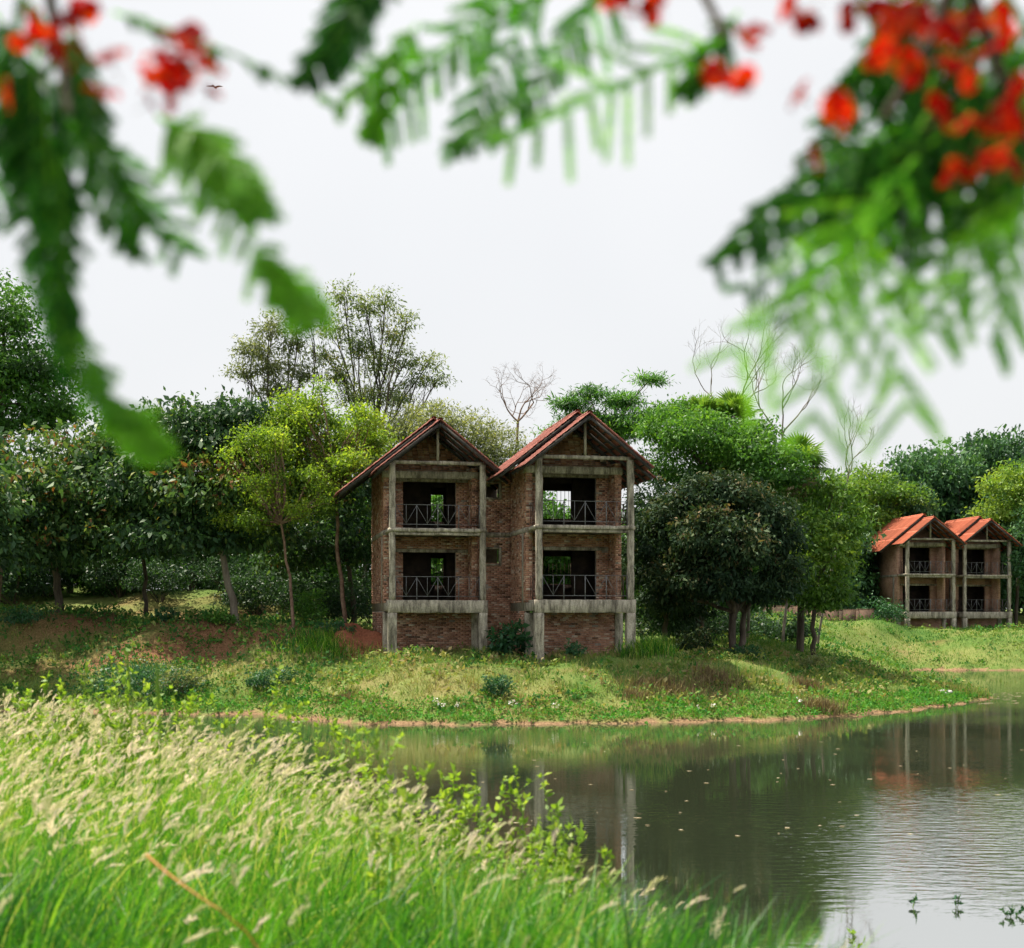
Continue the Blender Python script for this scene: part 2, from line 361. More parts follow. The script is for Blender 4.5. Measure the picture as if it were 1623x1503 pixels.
def gz(x, y):
    x = np.asarray(x, float); y = np.asarray(y, float)
    sd = sdist(x, y)
    num = 0*x; den = 0*x
    for (cx, cy, cz) in CP:
        ww = 1/((x-cx)**2+(y-cy)**2+.6)**1.6
        num = num+ww*cz; den = den+ww
    T = num/den
    near = np.clip((32-y)/8, 0, 1)*(x < 20)
    wd = 6.2*(1-near)+3.2*near
    t = np.clip(sd/wd, 0, 1); f = t*t*(3-2*t)*.45+t*.55
    land = .05+T*f+(.16*fbm(x, y, 4.5, 3, 3)+.10*fbm(x, y, 1.5, 2, 5))*np.clip(sd/1.5, 0, 1)
    far = np.clip((np.hypot(x, y)-160)/900, 0, 1)
    land = land+far*6
    return np.where(sd > 0, land, np.maximum(sd*.35, -1.2))
def g1(x, y): return float(gz(np.array([float(x)]), np.array([float(y)]))[0])

def ticks(lo, hi, step, far):
    a = list(np.arange(lo, hi+step/2, step)); s = step; l = lo; h = hi; A = []; B = []
    while h < far: s *= 1.35; h += s; l -= s; A.append(h); B.append(l)
    return np.array(B[::-1]+a+A)
xs = ticks(-34, 44, .42, 4000); ys = ticks(-4, 108, .42, 4000)
X, Y = np.meshgrid(xs, ys); Z = gz(X, Y); nx, ny = len(xs), len(ys)
i, j = np.meshgrid(np.arange(nx-1), np.arange(ny-1)); b0 = (j*nx+i).ravel()
gme = mesh('ground', np.stack([X.ravel(), Y.ravel(), Z.ravel()], 1), [np.stack([b0, b0+1, b0+nx+1, b0+nx], 1)], None, None, True)
xr, yr = X.ravel(), Y.ravel(); sdr = sdist(xr, yr)
# bare soil: leaf litter under the trees on the left slope, around the dark tree, and worn paths
def gauss(cx, cy, rx, ry): return np.exp(-((xr-cx)/rx)**2-((yr-cy)/ry)**2)
soil = 1.2*gauss(-18, 62, 12, 7)+1.0*gauss(-10, 56, 6, 3)+1.1*gauss(8.5, 56, 4, 4)+.9*gauss(-6.8, 53.4, 1.4, 1.2)+1.0*gauss(-14, 54.0, 9, .7)+.6*gauss(-4, 48.8, 8, .35)+.5*gauss(33, 93, 6, .6)
soil = np.clip(.8*soil+.5*fbm(xr, yr, 3.5, 4, 9)-.12, 0, .92)*np.clip(soil*3, 0, 1)
mud = np.clip(1-sdr/(.34+.22*fbm(xr, yr, 2.2, 2, 77)), 0, 1)*(sdr > -8)
for nm, arr in (('soil', soil), ('mud', mud), ('tone', np.clip(.5+.5*fbm(xr, yr, 9, 3, 12), 0, 1))):
    a = gme.attributes.new(nm, 'FLOAT', 'POINT'); a.data.foreach_set('value', arr.astype(np.float32))
def ground_mat():
    m, n, out = new_mat('grassy_ground')
    tc = N(n, 'ShaderNodeTexCoord'); vec = tc.outputs['Object']
    a = noise(n, .9, 8, .7, vec); b = noise(n, 14, 5, .7, vec)
    ad = N(n, 'ShaderNodeMath'); ad.operation = 'MULTIPLY_ADD'; ad.inputs[1].default_value = .6
    n.links.new(attr(n, 'tone').outputs['Fac'], ad.inputs[0])
    m2 = N(n, 'ShaderNodeMath'); m2.operation = 'MULTIPLY'; m2.inputs[1].default_value = .5; n.links.new(a.outputs[0], m2.inputs[0]); n.links.new(m2.outputs[0], ad.inputs[2])
    g = ramp(n, [(.2, (.06,.14,.03)), (.45, (.12,.20,.045)), (.68, (.21,.24,.075)), (.9, (.25,.21,.09))], ad.outputs[0])
    so = ramp(n, [(.3, (.10,.05,.03)), (.5, (.23,.105,.06)), (.7, (.33,.18,.11))], b.outputs[0])
    c = mixc(n, g.outputs[0], so.outputs[0], attr(n, 'soil').outputs['Fac'])
    mu = ramp(n, [(.3, (.22,.13,.07)), (.7, (.36,.24,.14))], b.outputs[0])
    c = mixc(n, c, mu.outputs[0], ramp(n, [(.15, (0,0,0)), (.6, (1,1,1))], attr(n, 'mud').outputs['Fac']).outputs[0])
    c = mixc(n, c, ramp(n, [(.3, (.6,)*3), (.7, (1.2,)*3)], b.outputs[0]).outputs[0], .8, 'MULTIPLY')
    bs = N(n, 'ShaderNodeBsdfPrincipled'); bs.inputs['Roughness'].default_value = .95; bs.inputs['Specular IOR Level'].default_value = .1
    bp = N(n, 'ShaderNodeBump'); bp.inputs['Strength'].default_value = .8; bp.inputs['Distance'].default_value = .08
    n.links.new(b.outputs[0], bp.inputs['Height']); n.links.new(bp.outputs[0], bs.inputs['Normal'])
    n.links.new(c, bs.inputs['Base Color']); n.links.new(bs.outputs[0], out.inputs[0]); return m
gme.materials.append(ground_mat())
ground = link('ground', gme); tag(ground, kind='structure')

def water_mat():
    m, n, out = new_mat('murky_pond_water')
    tc = N(n, 'ShaderNodeTexCoord')
    mp = N(n, 'ShaderNodeMapping'); mp.inputs['Scale'].default_value = (.7, 2.0, 1); mp.inputs['Rotation'].default_value = (0, 0, math.radians(-12))
    n.links.new(tc.outputs['Object'], mp.inputs[0])
    a = noise(n, 3.2, 3, .5, mp.outputs[0]); b = noise(n, .12, 2, .5, tc.outputs['Object'])
    msk = ramp(n, [(.45, (.03,)*3), (.70, (.5,)*3)], b.outputs[0])
    mq = N(n, 'ShaderNodeMapping'); mq.vector_type = 'POINT'; mq.inputs['Location'].default_value = (-11/9., -21/8., 0); mq.inputs['Scale'].default_value = (1/9., 1/8., 1)
    n.links.new(tc.outputs['Object'], mq.inputs[0]); gr = N(n, 'ShaderNodeTexGradient'); gr.gradient_type = 'SPHERICAL'; n.links.new(mq.outputs[0], gr.inputs[0])   # a gust ruffles this patch
    mg = N(n, 'ShaderNodeMath'); mg.operation = 'MULTIPLY_ADD'; mg.inputs[1].default_value = 1.6; n.links.new(gr.outputs['Fac'], mg.inputs[0]); n.links.new(msk.outputs[0], mg.inputs[2])
    ml = N(n, 'ShaderNodeMath'); ml.operation = 'MULTIPLY'; n.links.new(a.outputs[0], ml.inputs[0]); n.links.new(mg.outputs[0], ml.inputs[1])
    bp = N(n, 'ShaderNodeBump'); bp.inputs['Strength'].default_value = .30; bp.inputs['Distance'].default_value = .06
    n.links.new(ml.outputs[0], bp.inputs['Height'])
    bs = N(n, 'ShaderNodeBsdfPrincipled'); bs.inputs['Base Color'].default_value = (.036,.046,.026,1)
    bs.inputs['Roughness'].default_value = .03; bs.inputs['IOR'].default_value = 11.0; bs.inputs['Specular IOR Level'].default_value = .5
    n.links.new(bp.outputs[0], bs.inputs['Normal']); n.links.new(bs.outputs[0], out.inputs[0]); return m
M['water'] = water_mat()
wm = mesh('pond_water', [(-75,-9,0),(105,-9,0),(105,92,0),(-75,92,0)], [[(0,1,2,3)]], M['water'])
tag(link('pond_water', wm), kind='structure')

# ------------------------------------------------------------------ houses
def brick_rows(mb, rr, a0, a1, z0, z1, holes, place, clip=None):
    """lay single bricks on a wall: place(a0,a1,z0,z1,proud) -> 8 corner points (5 faces drawn)"""
    H = .085; L = .25; g = .011; k = 0; z = z0
    while z+H*.6 < z1:
        zt = min(z+H-g, z1); lo, hi = a0, a1
        if clip is not None:
            lo, hi = clip(zt); lo = max(lo, a0); hi = min(hi, a1)
        iv = [(lo, hi)]
        for (h0, h1, q0, q1) in holes:
            if z+H*.5 > q0 and z+H*.5 < q1:
                nv = []
                for (s0, s1) in iv:
                    if h1 <= s0 or h0 >= s1: nv.append((s0, s1)); continue
                    if h0 > s0: nv.append((s0, h0))
                    if h1 < s1: nv.append((h1, s1))
                iv = nv
        for (s0, s1) in iv:
            x = s0-(0 if k % 2 == 0 else L*.5)
            while x < s1-.02:
                b0 = max(x, s0); b1 = min(x+L-g, s1)
                if b1-b0 > .03 and rr.random() > .012:
                    V = place(b0, b1, z, zt, rr.uniform(.004, .020))
                    mb.add(V, [(0,1,5,4),(1,2,6,5),(3,0,4,7),(4,5,6,7),(0,3,2,1)], v=min(1, max(0, rr.gauss(.48, .24))))
                x += L
        z += H; k += 1

def wall_u(mb, rr, u0, u1, v, z0, z1, holes=(), clip=None):      # faces -v (towards the pond)
    brick_rows(mb, rr, u0, u1, z0, z1, holes, lambda a, b, c, d, p: [(a,v-p,c),(b,v-p,c),(b,v+.01,c),(a,v+.01,c),(a,v-p,d),(b,v-p,d),(b,v+.01,d),(a,v+.01,d)], clip)
def wall_v(mb, rr, v0, v1, u, z0, z1, holes=(), clip=None, s=-1):  # faces -u (s=-1) or +u
    if s < 0: pl = lambda a, b, c, d, p: [(u-p,b,c),(u-p,a,c),(u+.01,a,c),(u+.01,b,c),(u-p,b,d),(u-p,a,d),(u+.01,a,d),(u+.01,b,d)]
    else: pl = lambda a, b, c, d, p: [(u+p,a,c),(u+p,b,c),(u-.01,b,c),(u-.01,a,c),(u+p,a,d),(u+p,b,d),(u-.01,b,d),(u-.01,a,d)]
    brick_rows(mb, rr, v0, v1, z0, z1, holes, pl, clip)

W = 3.82
SL = .79              # roof slope
_sheet = {}
def sheet_mesh(key, wd, ln, mat):
    """one tile-profile roof sheet: wd along the ridge (local y), ln down the slope (local -x)"""
    if key in _sheet: return _sheet[key]
    ny_ = 25; nc = max(2, round(ln/.30)); V = []; Q = []
    yy = np.linspace(0, wd+.05, ny_); wave = .018*np.cos(yy/(wd)*2*math.pi*4)
    rows = []
    for c in range(nc):
        rows += [(ln*c/nc, 0.0), (ln*(c+1)/nc, .022)]
    rows.append((ln, .022-.012))
    for (x, dz) in rows:
        for k in range(ny_): V.append((x, yy[k], wave[k]+dz))
    nr = len(rows)
    for r in range(nr-1):
        for k in range(ny_-1):
            q = r*ny_+k; Q.append((q, q+ny_, q+ny_+1, q+1))
    V += [(x, y, z-.022) for (x, y, z) in V]; off = nr*ny_
    Q += [(d+off, c+off, b+off, a+off) for (a, b, c, d) in Q]
    for k in range(ny_-1): Q.append((k, k+1, off+k+1, off+k)); q = (nr-1)*ny_+k; Q.append((q+1, q, off+q, off+q+1))
    for r in range(nr-1): q = r*ny_; Q.append((q+ny_, q, off+q, off+q+ny_)); q += ny_-1; Q.append((q, q+ny_, off+q+ny_, off+q))
    _sheet[key] = MB().add(V, Q).mesh('roof_sheet', mat); return _sheet[key]

def gable_roof(house, uc, v0, v1, ridge, lh, rh, mat, key, u_off=0):
    """gable roof with its ridge along v; lh, rh horizontal run of the left and right slopes"""
    mb = MB(); mb.box(uc-.05, uc+.05, v0+.05, v1-.05, ridge-.30, ridge-.12)
    roof = mb.build('roof', M['timber'], house)
    nsh = max(1, round((v1-v0)/.95)); wd = (v1-v0)/nsh
    for s, run in ((-1, lh), (1, rh)):
        ln = run*math.sqrt(1+SL*SL); ang = math.atan(SL)
        nr = max(1, round(ln/1.7)); sl = ln/nr
        me = sheet_mesh((key, round(wd, 3), round(sl, 3)), wd, sl+.08, mat)
        for a in range(nsh):
            for r in range(nr):
                o = link('roof_sheet', me, roof)
                d = r*sl; lift = .012*(nr-1-r)+.006*(a % 2)
                Rm = Matrix(((s*math.cos(ang), 0, s*math.sin(ang)), (0, 1, 0), (-math.sin(ang), 0, math.cos(ang))))
                if s < 0:   # keep a right-handed frame: mirror along the ridge
                    Rm = Matrix(((-math.cos(ang), 0, -math.sin(ang)), (0, -1, 0), (-math.sin(ang), 0, math.cos(ang))))
                yy = v0+a*wd if s > 0 else v0+(a+1)*wd
                pos = Vector((uc+s*d*math.cos(ang)+s*lift*math.sin(ang), yy, ridge-d*math.sin(ang)+lift*math.cos(ang)))
                o.matrix_local = Matrix.Translation(pos) @ Rm.to_4x4() @ Matrix.Rotation(random.uniform(-1, 1)*(.014 if key == 'old' else .004), 4, 'Z') @ Matrix.Rotation(random.uniform(0, .010 if key == 'old' else .003), 4, 'Y')
        # rafters run down the slope, purlins across it
        nraf = max(2, round((v1-v0)/.9)+1)
        for a in range(nraf):
            vv = v0+.08+(v1-v0-.16)*a/(nraf-1)
            MB().bar((uc+s*.06, vv, ridge-.16-.06*SL), (uc+s*(run-.06), vv, ridge-.16-(run-.06)*SL), .06, .11).build('rafter', M['timber'], roof)
        npur = max(3, round(ln/.42))
        for a in range(npur):
            t = (a+.4)/npur*run
            MB().bar((uc+s*t, v0+.03, ridge-.068-t*SL), (uc+s*t, v1-.03, ridge-.068-t*SL), .05, .05).build('purlin', M['timber'], roof)
    cap = MB(); n = max(3, round((v1-v0)/.33))
    for a in range(n):
        y0 = v0+(v1-v0)*a/n-.03; y1 = v0+(v1-v0)*(a+1)/n
        ang = np.linspace(-.2, math.pi+.2, 8); V = []
        for (y, r) in ((y0, .115), (y1, .10)):
            for t in ang: V.append((uc+r*math.cos(t), y, ridge+.0+r*math.sin(t)*.75))
        cap.add(V, [(k, k+1, 9+k, 8+k) for k in range(7)])
    cap.build('ridge_cap', mat, roof)
    return roof

def railing(house, p, q, z, mat):
    """iron railing from p to q (u, v) with posts, uprights and V braces"""
    p = np.array(p, float); q = np.array(q, float); L = np.linalg.norm(q-p); n = max(2, round(L/.44))
    def pt(t, h): c = p+(q-p)*t; return (c[0], c[1], z+h)
    mb = MB(); mb.bar(pt(0, .98), pt(1, .98), .022); mb.bar(pt(0, .16), pt(1, .16), .026)
    rl = mb.build('railing', mat, house)
    for k in range(n+1):
        t = k/n; big = (k % 2 == 0)
        MB().bar(pt(t, 0.0 if big else .17), pt(t, .97 if big else .96), .034 if big else .020).build('post' if big else 'upright', mat, rl)
    for k in range(n):
        if random.random() < .07: continue
        t0, t1 = k/n, (k+1)/n
        a, b = (pt(t0, .95), pt(t1, .19)) if k % 2 == 0 else (pt(t0, .19), pt(t1, .95))
        MB().bar(a, b, .018).build('brace', mat, rl)

def unit(house, U, V0, fb, z0, zl, gable_key, roofm, rr, far=False, lh=3.3, depth=7.0, pl=1.0, pr=2.75, win=(1.55, 2.9), seed=0, left_base=None):
    """one gabled two-storey unit. U, V0: offset in the house frame of its front-left column; fb: floor-beam top; z0: ground (local 0 = house z)"""
    cm = M['concrete']
    f1 = fb; f2 = fb+3.0; top = fb+5.69; ridge = fb+7.45
    bx = lambda *a, **k: MB().box(*a, **k)
    # front columns on wider base piers
    for u in (0, W):
        MB().rough(U+u-.125, U+u+.125, V0-.125, V0+.125, f1+.004, top).build('column', cm, house)
        MB().rough(U+u-.18, U+u+.18, V0-.17, V0+.19, z0-1.4, f1-.531).build('base_pier', cm, house)
    for u in (-.06, W-.06):
        MB().rough(U+u-.17, U+u+.17, V0+1.42, V0+1.78, z0-1.4, f1-.531).build('base_pier', cm, house)
    # floor frame at the bottom, mid slab
    MB().rough(U-.19, U+W+.19, V0-.16, V0+.14, f1-.53, f1).build('floor_beam', cm, house)
    for u in (-.06, W-.06):
        MB().rough(U+u-.14, U+u+.14, V0+.143, V0+1.5, f1-.45, f1-.103).build('floor_beam', cm, house)
    MB().box(U-.10, U+W+.10, V0+.144, V0+depth-.02, f1-.10, f1-.004).build('floor_slab', cm, house)
    MB().rough(U-.15, U+W+.15, V0-.19, V0+2.46, f2-.16, f2).build('balcony_slab', cm, house)
    MB().rough(U+.12, U+W-.12, V0-.10, V0+.12, f2-.29, f2-.163).build('balcony_beam', cm, house)
    MB().box(U+.07, U+W-.22, V0+2.75, V0+depth-.27, f2-.16, f2-.02).build('floor_slab', M['room_shade'], house)
    # tie beam and king post of the open gable
    MB().rough(U-.05, U+W+.05, V0-.06, V0+.06, top-.02, top+.13).build('tie_beam', cm, house)
    MB().box(U+W/2-.05, U+W/2+.05, V0-.05, V0+.05, top+.133, ridge-.25).build('king_post', cm, house)
    # walls
    lw0, lw1 = U-.20, U+.05; rw0, rw1 = U+W-.20, U+W+.05
    wv = V0+1.5; fv = V0+2.5; bv = V0+depth; wtop = top+.05
    o0, o1 = U+.74, U+3.07
    holes = [(o0, o1, f1-.1, f1+2.12), (o0, o1, f2-.02, f2+2.2)]
    lintel = [(f1+2.12, f1+2.26), (f2+2.2, f2+2.56)]
    wm_ = M['brick_far'] if far else M['mortar']
    def gclip(z, pad=.0):
        h = max(0, (ridge-.15-z)/SL); return (U+W/2-h+pad, U+W/2+h-pad)
    def side(name, u0, u1, s):
        mb = MB(); mb.box(u0, u1, wv, bv, f1-.45, wtop)
        wl = mb.build(name, wm_, house)
        if not far:
            b = MB()
            wall_u(b, rr, u0, u1, wv, f1-.1, f2-.17); wall_u(b, rr, u0, u1, wv, f2+.01, wtop)
            if s < 0:
                wall_v(b, rr, wv, bv, u0, f1-.1, f2-.2); wall_v(b, rr, wv, bv, u0, f2+.01, wtop)
                wall_v(b, rr, wv, fv, u1, f1, f2-.17, s=1); wall_v(b, rr, wv, fv, u1, f2, wtop, s=1)
            else:
                wall_v(b, rr, wv, fv, u0, f1, f2-.17); wall_v(b, rr, wv, fv, u0, f2, wtop)
                wall_v(b, rr, wv, bv, u1, f1, f2-.2, s=1); wall_v(b, rr, wv, bv, u1, f2, wtop, s=1)
            tag(b.build('brickwork', M['brick'], wl), kind='stuff')
        uo = u0-.03 if s < 0 else u1+.005
        MB().box(uo, uo+.025, wv-.02, bv, f2-.2, f2-.01).build('floor_band', cm, wl)
        MB().box(uo-.003, uo+.022, wv+.45, wv+.72, f1-.4, f2-.21).build('wall_post', cm, wl)
    side('side_wall', lw0, lw1, -1); side('side_wall', rw0, rw1, 1)
    # recessed front wall with two balcony openings, lintels, and the gable above
    mb = MB()
    for (za, zb, q0, q1) in ((f1, f2-.17, f1, f1+2.12), (f2+.004, wtop, f2, f2+2.2)):
        mb.box(lw1, o0, fv, fv+.25, za, zb); mb.box(o1, rw0, fv, fv+.25, za, zb); mb.box(o0, o1, fv, fv+.25, q1, zb)
    rg = ridge+.34; h = (rg-.16-wtop)/SL
    gv = [(U+W/2-h, fv, wtop), (U+W/2+h, fv, wtop), (U+W/2, fv, rg-.16), (U+W/2-h, fv+.25, wtop), (U+W/2+h, fv+.25, wtop), (U+W/2, fv+.25, rg-.16)]
    mb.add(gv, [(0,2,5,3),(1,4,5,2)], [(0,1,2),(3,5,4)])
    fw = mb.build('front_wall', wm_, house)
    if not far:
        b = MB()
        wall_u(b, rr, lw1, rw0, fv, f1, f2-.17, holes[:1]); wall_u(b, rr, lw1, rw0, fv, f2, wtop, holes[1:]+[(U-1, U+9, f2+2.2, f2+2.56)])
        wall_u(b, rr, U-2, U+W+2, fv, wtop, ridge-.25, (), gclip)
        tag(b.build('brickwork', M['brick'], fw), kind='stuff')
    MB().box(lw1+.005, rw0-.005, fv-.03, fv+.2, *lintel[0], bev=.006).build('lintel', cm, fw)
    MB().rough(lw0-.06, rw1+.06, fv-1.03, fv-.72, lintel[1][0]+.05, lintel[1][1]).build('lintel_beam', cm, house)
    MB().box(lw1+.005, rw0-.005, fv-.035, fv+.2, *lintel[1], bev=.006).build('lintel', cm, fw)
    # back wall with a barred window on each floor, partition, ceiling
    mb = MB(); b0, b1 = U+win[0], U+win[1]
    for f in (f1, f2):
        zt = f+2.98 if f == f1 else wtop
        mb.box(lw1+.002, b0, bv-.25, bv-.004, f, zt); mb.box(b1, rw0-.002, bv-.25, bv-.004, f, zt)
        mb.box(b0, b1, bv-.25, bv-.004, f, f+.75); mb.box(b0, b1, bv-.25, bv-.004, f+2.1, zt)
    bw = mb.build('back_wall', M['room_shade'], house)
    for f in (f1, f2):
        g = MB(); g.box(b0, b0+.04, bv-.15, bv-.1, f+.75, f+2.1); g.box(b1-.04, b1, bv-.15, bv-.1, f+.75, f+2.1); g.box(b0+.04, b1-.04, bv-.15, bv-.1, f+2.06, f+2.1); g.box(b0+.04, b1-.04, bv-.15, bv-.1, f+.75, f+.79)
        wn = g.build('window', M['rust'], bw)
        for k in range(7): MB().bar((b0+.04+(b1-b0-.08)*(k+.5)/7, bv-.125, f+.79), (b0+.04+(b1-b0-.08)*(k+.5)/7, bv-.125, f+2.06), .02).build('window_bar', M['rust'], wn)
    MB().box(U+.06, U+W-.21, fv+.26, bv-.26, wtop-.15, wtop-.03).build('ceiling', M['room_shade'], house)
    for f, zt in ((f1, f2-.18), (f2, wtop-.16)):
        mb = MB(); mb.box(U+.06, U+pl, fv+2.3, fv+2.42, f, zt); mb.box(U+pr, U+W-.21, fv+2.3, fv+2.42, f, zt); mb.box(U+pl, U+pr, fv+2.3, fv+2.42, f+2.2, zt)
        mb.build('partition', M['room_shade'], house)
        mb = MB(); mb.box(lw1+.006, lw1+.03, fv+.26, bv-.26, f, zt); mb.box(rw0-.03, rw0-.006, fv+.26, bv-.26, f, zt); mb.build('shade_lining', M['room_shade'], house)  # thin dark sheets over the inner walls, carrying the room shade as colour
    # foundation wall behind the piers
    wz0 = z0-1.0
    mb = MB(); mb.box(U+.12, U+W-.23, V0+1.5, V0+1.75, wz0, f1-.105); fo = mb.build('foundation_wall', wm_, house)
    mb2 = MB(); mb2.box(U-.19, U+.02, V0+1.79, V0+depth-.3, wz0, f1-.455); fo2 = mb2.build('foundation_wall', wm_, house)
    if not far:
        b = MB(); wall_u(b, rr, U+.12, U+W-.23, V0+1.5, z0-.4, f1-.11); tag(b.build('brickwork', M['brick'], fo), kind='stuff')
        b = MB(); wall_v(b, rr, V0+1.79, V0+depth-.3, U-.19, z0-.4, f1-.46); tag(b.build('brickwork', M['brick'], fo2), kind='stuff')
    # railings
    for f in (f1, f2):
        railing(house, (U+.14, V0-.02), (U+W-.14, V0-.02), f, M['metal'])
        for u in (-.02, W+.0):
            railing(house, (U+u, V0+.14), (U+u, V0+1.48), f, M['rust'])
    # roofs: open front gable, higher roof over the rooms
    gable_roof(house, U+W/2, V0-.75, V0+2.3, ridge, 2.62, 2.62, roofm, gable_key)
    gable_roof(house, U+W/2, V0+1.15, V0+depth+.5, ridge+.34, lh, 3.3, roofm, gable_key)

def twin_house(label, org, yaw, units, link_block, roofm, far, key, seed):
    house = empty('brick_house', (org[0], org[1], 0), yaw); tag(house, label, 'house')
    rr = random.Random(seed)
    for k in units: unit(house, rr=rr, roofm=roofm, far=far, gable_key=key, **k)
    if link_block:
        u0, u1, v0, fb, z0 = link_block; wt = fb+5.55
        ws = [(u0+.28, u0+.98, fb+1.62, fb+2.25), (u0+.28, u0+.98, fb+4.5, fb+5.12)]
        mb = MB(); mb.box(u0, ws[0][0], v0, v0+.25, z0-1, wt); mb.box(ws[0][1], u1, v0, v0+.25, z0-1, wt)
        for za, zb in ((z0-1, ws[0][2]), (ws[0][3], ws[1][2]), (ws[1][3], wt)): mb.box(ws[0][0], ws[0][1], v0, v0+.25, za, zb)
        mb.box(u0, u1, v0+3.0, v0+3.2, z0-1, wt)
        wl = mb.build('link_wall', M['brick_far'] if far else M['mortar'], house)
        if not far:
            b = MB(); wall_u(b, rr, u0, u1, v0, z0-.3, fb+2.78, ws[:1]); wall_u(b, rr, u0, u1, v0, fb+2.98, wt-.3, ws[1:])
            tag(b.build('brickwork', M['brick'], wl), kind='stuff')
        MB().box(u0+.01, u1-.01, v0-.04, v0+.2, fb+2.79, fb+2.97).build('floor_band', M['concrete'], wl)
        MB().box(u0+.01, u1-.01, v0-.06, v0+3.2, wt-.29, wt+.03).build('roof_slab', M['concrete'], house)
        for (a, b_, c, d) in ws:
            f = MB(); t = .09
            f.box(a-t, a, v0-.05, v0+.1, c-t, d+t); f.box(b_, b_+t, v0-.05, v0+.1, c-t, d+t); f.box(a, b_, v0-.05, v0+.1, d, d+t); f.box(a, b_, v0-.05, v0+.1, c-t, c)
            f.build('window_frame', M['concrete'], wl)
    return house

YAW = math.radians(11.6)
twin_house('weathered two-gabled brick house on concrete columns, nearest across the pond', (-4.975, 52.4), YAW,
    [dict(U=0, V0=0, fb=4.42, z0=2.2, zl=0, lh=4.05, depth=7.0, seed=1, pl=2.3, pr=3.0, win=(2.2, 3.2)), dict(U=5.57, V0=-2.98, fb=4.42, z0=2.0, zl=0, lh=3.3, depth=7.0, seed=2, pl=1.1, pr=2.6, win=(1.72, 3.1))],
    (W+.06, 5.57-.21, 1.7, 4.42, 2.3), M['roof_old'], False, 'old', 5)
twin_house('distant two-gabled brick house with bright orange-red roofs at the right', (31.17, 99.5), math.radians(6.9),
    [dict(U=0, V0=0, fb=4.06, z0=2.6, zl=0, lh=3.7, depth=6.5, seed=3, pr=1.3), dict(U=5.66, V0=1.83, fb=4.06, z0=2.6, zl=0, lh=3.3, depth=6.5, seed=4, pr=1.2)],
    None, M['roof_new'], True, 'new', 6)

# ------------------------------------------------------------------ trees
def unitv(n, r):
    d = r.normal(size=(n, 3)); return d/np.linalg.norm(d, axis=1)[:, None]

def leaves(pos, outd, r, L, Wd, droop=.4, up=.5, vv=None, spread=.9):
    """one folded four-point leaf per position"""
    n = len(pos)
    ax = outd*.6+r.normal(size=(n, 3))*spread; ax[:, 2] -= droop; ax /= np.linalg.norm(ax, axis=1)[:, None]
    nr = r.normal(size=(n, 3))*.7; nr[:, 2] += up; nr += outd*.3
    sd = np.cross(ax, nr); sd /= np.linalg.norm(sd, axis=1)[:, None]+1e-9
    nn = np.cross(sd, ax)
    q_ = np.clip(r.lognormal(-.06, .34, n), .4, 1.9)[:, None]; l = L*q_; wd = Wd*q_*r.uniform(.75, 1.2, n)[:, None]
    V = np.empty((n, 4, 3))
    V[:, 0] = pos; V[:, 1] = pos+ax*l*.45+sd*wd*.5+nn*wd*.12; V[:, 2] = pos+ax*l-nn*l*.10; V[:, 3] = pos+ax*l*.45-sd*wd*.5+nn*wd*.12
    F = (np.arange(n)*4)[:, None]+np.arange(4)[None]
    return V.reshape(-1, 3), F

def crown_points(lobes, n, r, clump, per, flat=.6, shell=.5):
    """leaf positions gathered in clumps that sit mostly in the outer shell of each lobe"""
    A = np.array([max(l[3]*l[5], .01)+max(l[3]*l[4], .01) for l in lobes]); A /= A.sum()
    Ps = []; Os = []; Cs = []; crown_points.var = []
    for l, a in zip(lobes, A):
        c = np.array(l[:3]); R = np.array(l[3:6]); nc = max(3, int(n*a/per))
        d = unitv(nc, r); d[:, 2] = np.where(d[:, 2] < -.3, d[:, 2]*.5, d[:, 2]); rad = shell+(1-shell)*r.random(nc)**.6
        rad *= 1+.16*r.normal(size=nc)
        cc = c+d*rad[:, None]*R
        k = r.poisson(per, nc)+1; idx = np.repeat(np.arange(nc), k)
        off = r.normal(size=(len(idx), 3))*clump*np.array([1, 1, flat])*r.uniform(.5, 1.3, nc)[idx][:, None]
        crown_points.var.append((.14*r.normal(size=nc)+.12*r.normal())[idx]); Ps.append(cc[idx]+off); o = d[idx]+.6*off/(clump+1e-6); Os.append(o/np.linalg.norm(o, axis=1)[:, None]); Cs.append(cc)
    return np.concatenate(Ps), np.concatenate(Os), Cs

def limb(mb, r, p, q, r0, r1, sag=.1, n=7, sides=6, wob=.05):
    p = np.array(p, float); q = np.array(q, float); t = np.linspace(0, 1, n)[:, None]
    L = np.linalg.norm(q-p); side = r.normal(size=3)*wob*L
    pts = p+(q-p)*t+np.sin(t*math.pi)*(side+np.array([0, 0, sag*L]))+r.normal(size=(n, 3))*.012*L*(np.sin(t*math.pi))
    mb.tube(pts, np.linspace(r0, r1, n), sides); return pts

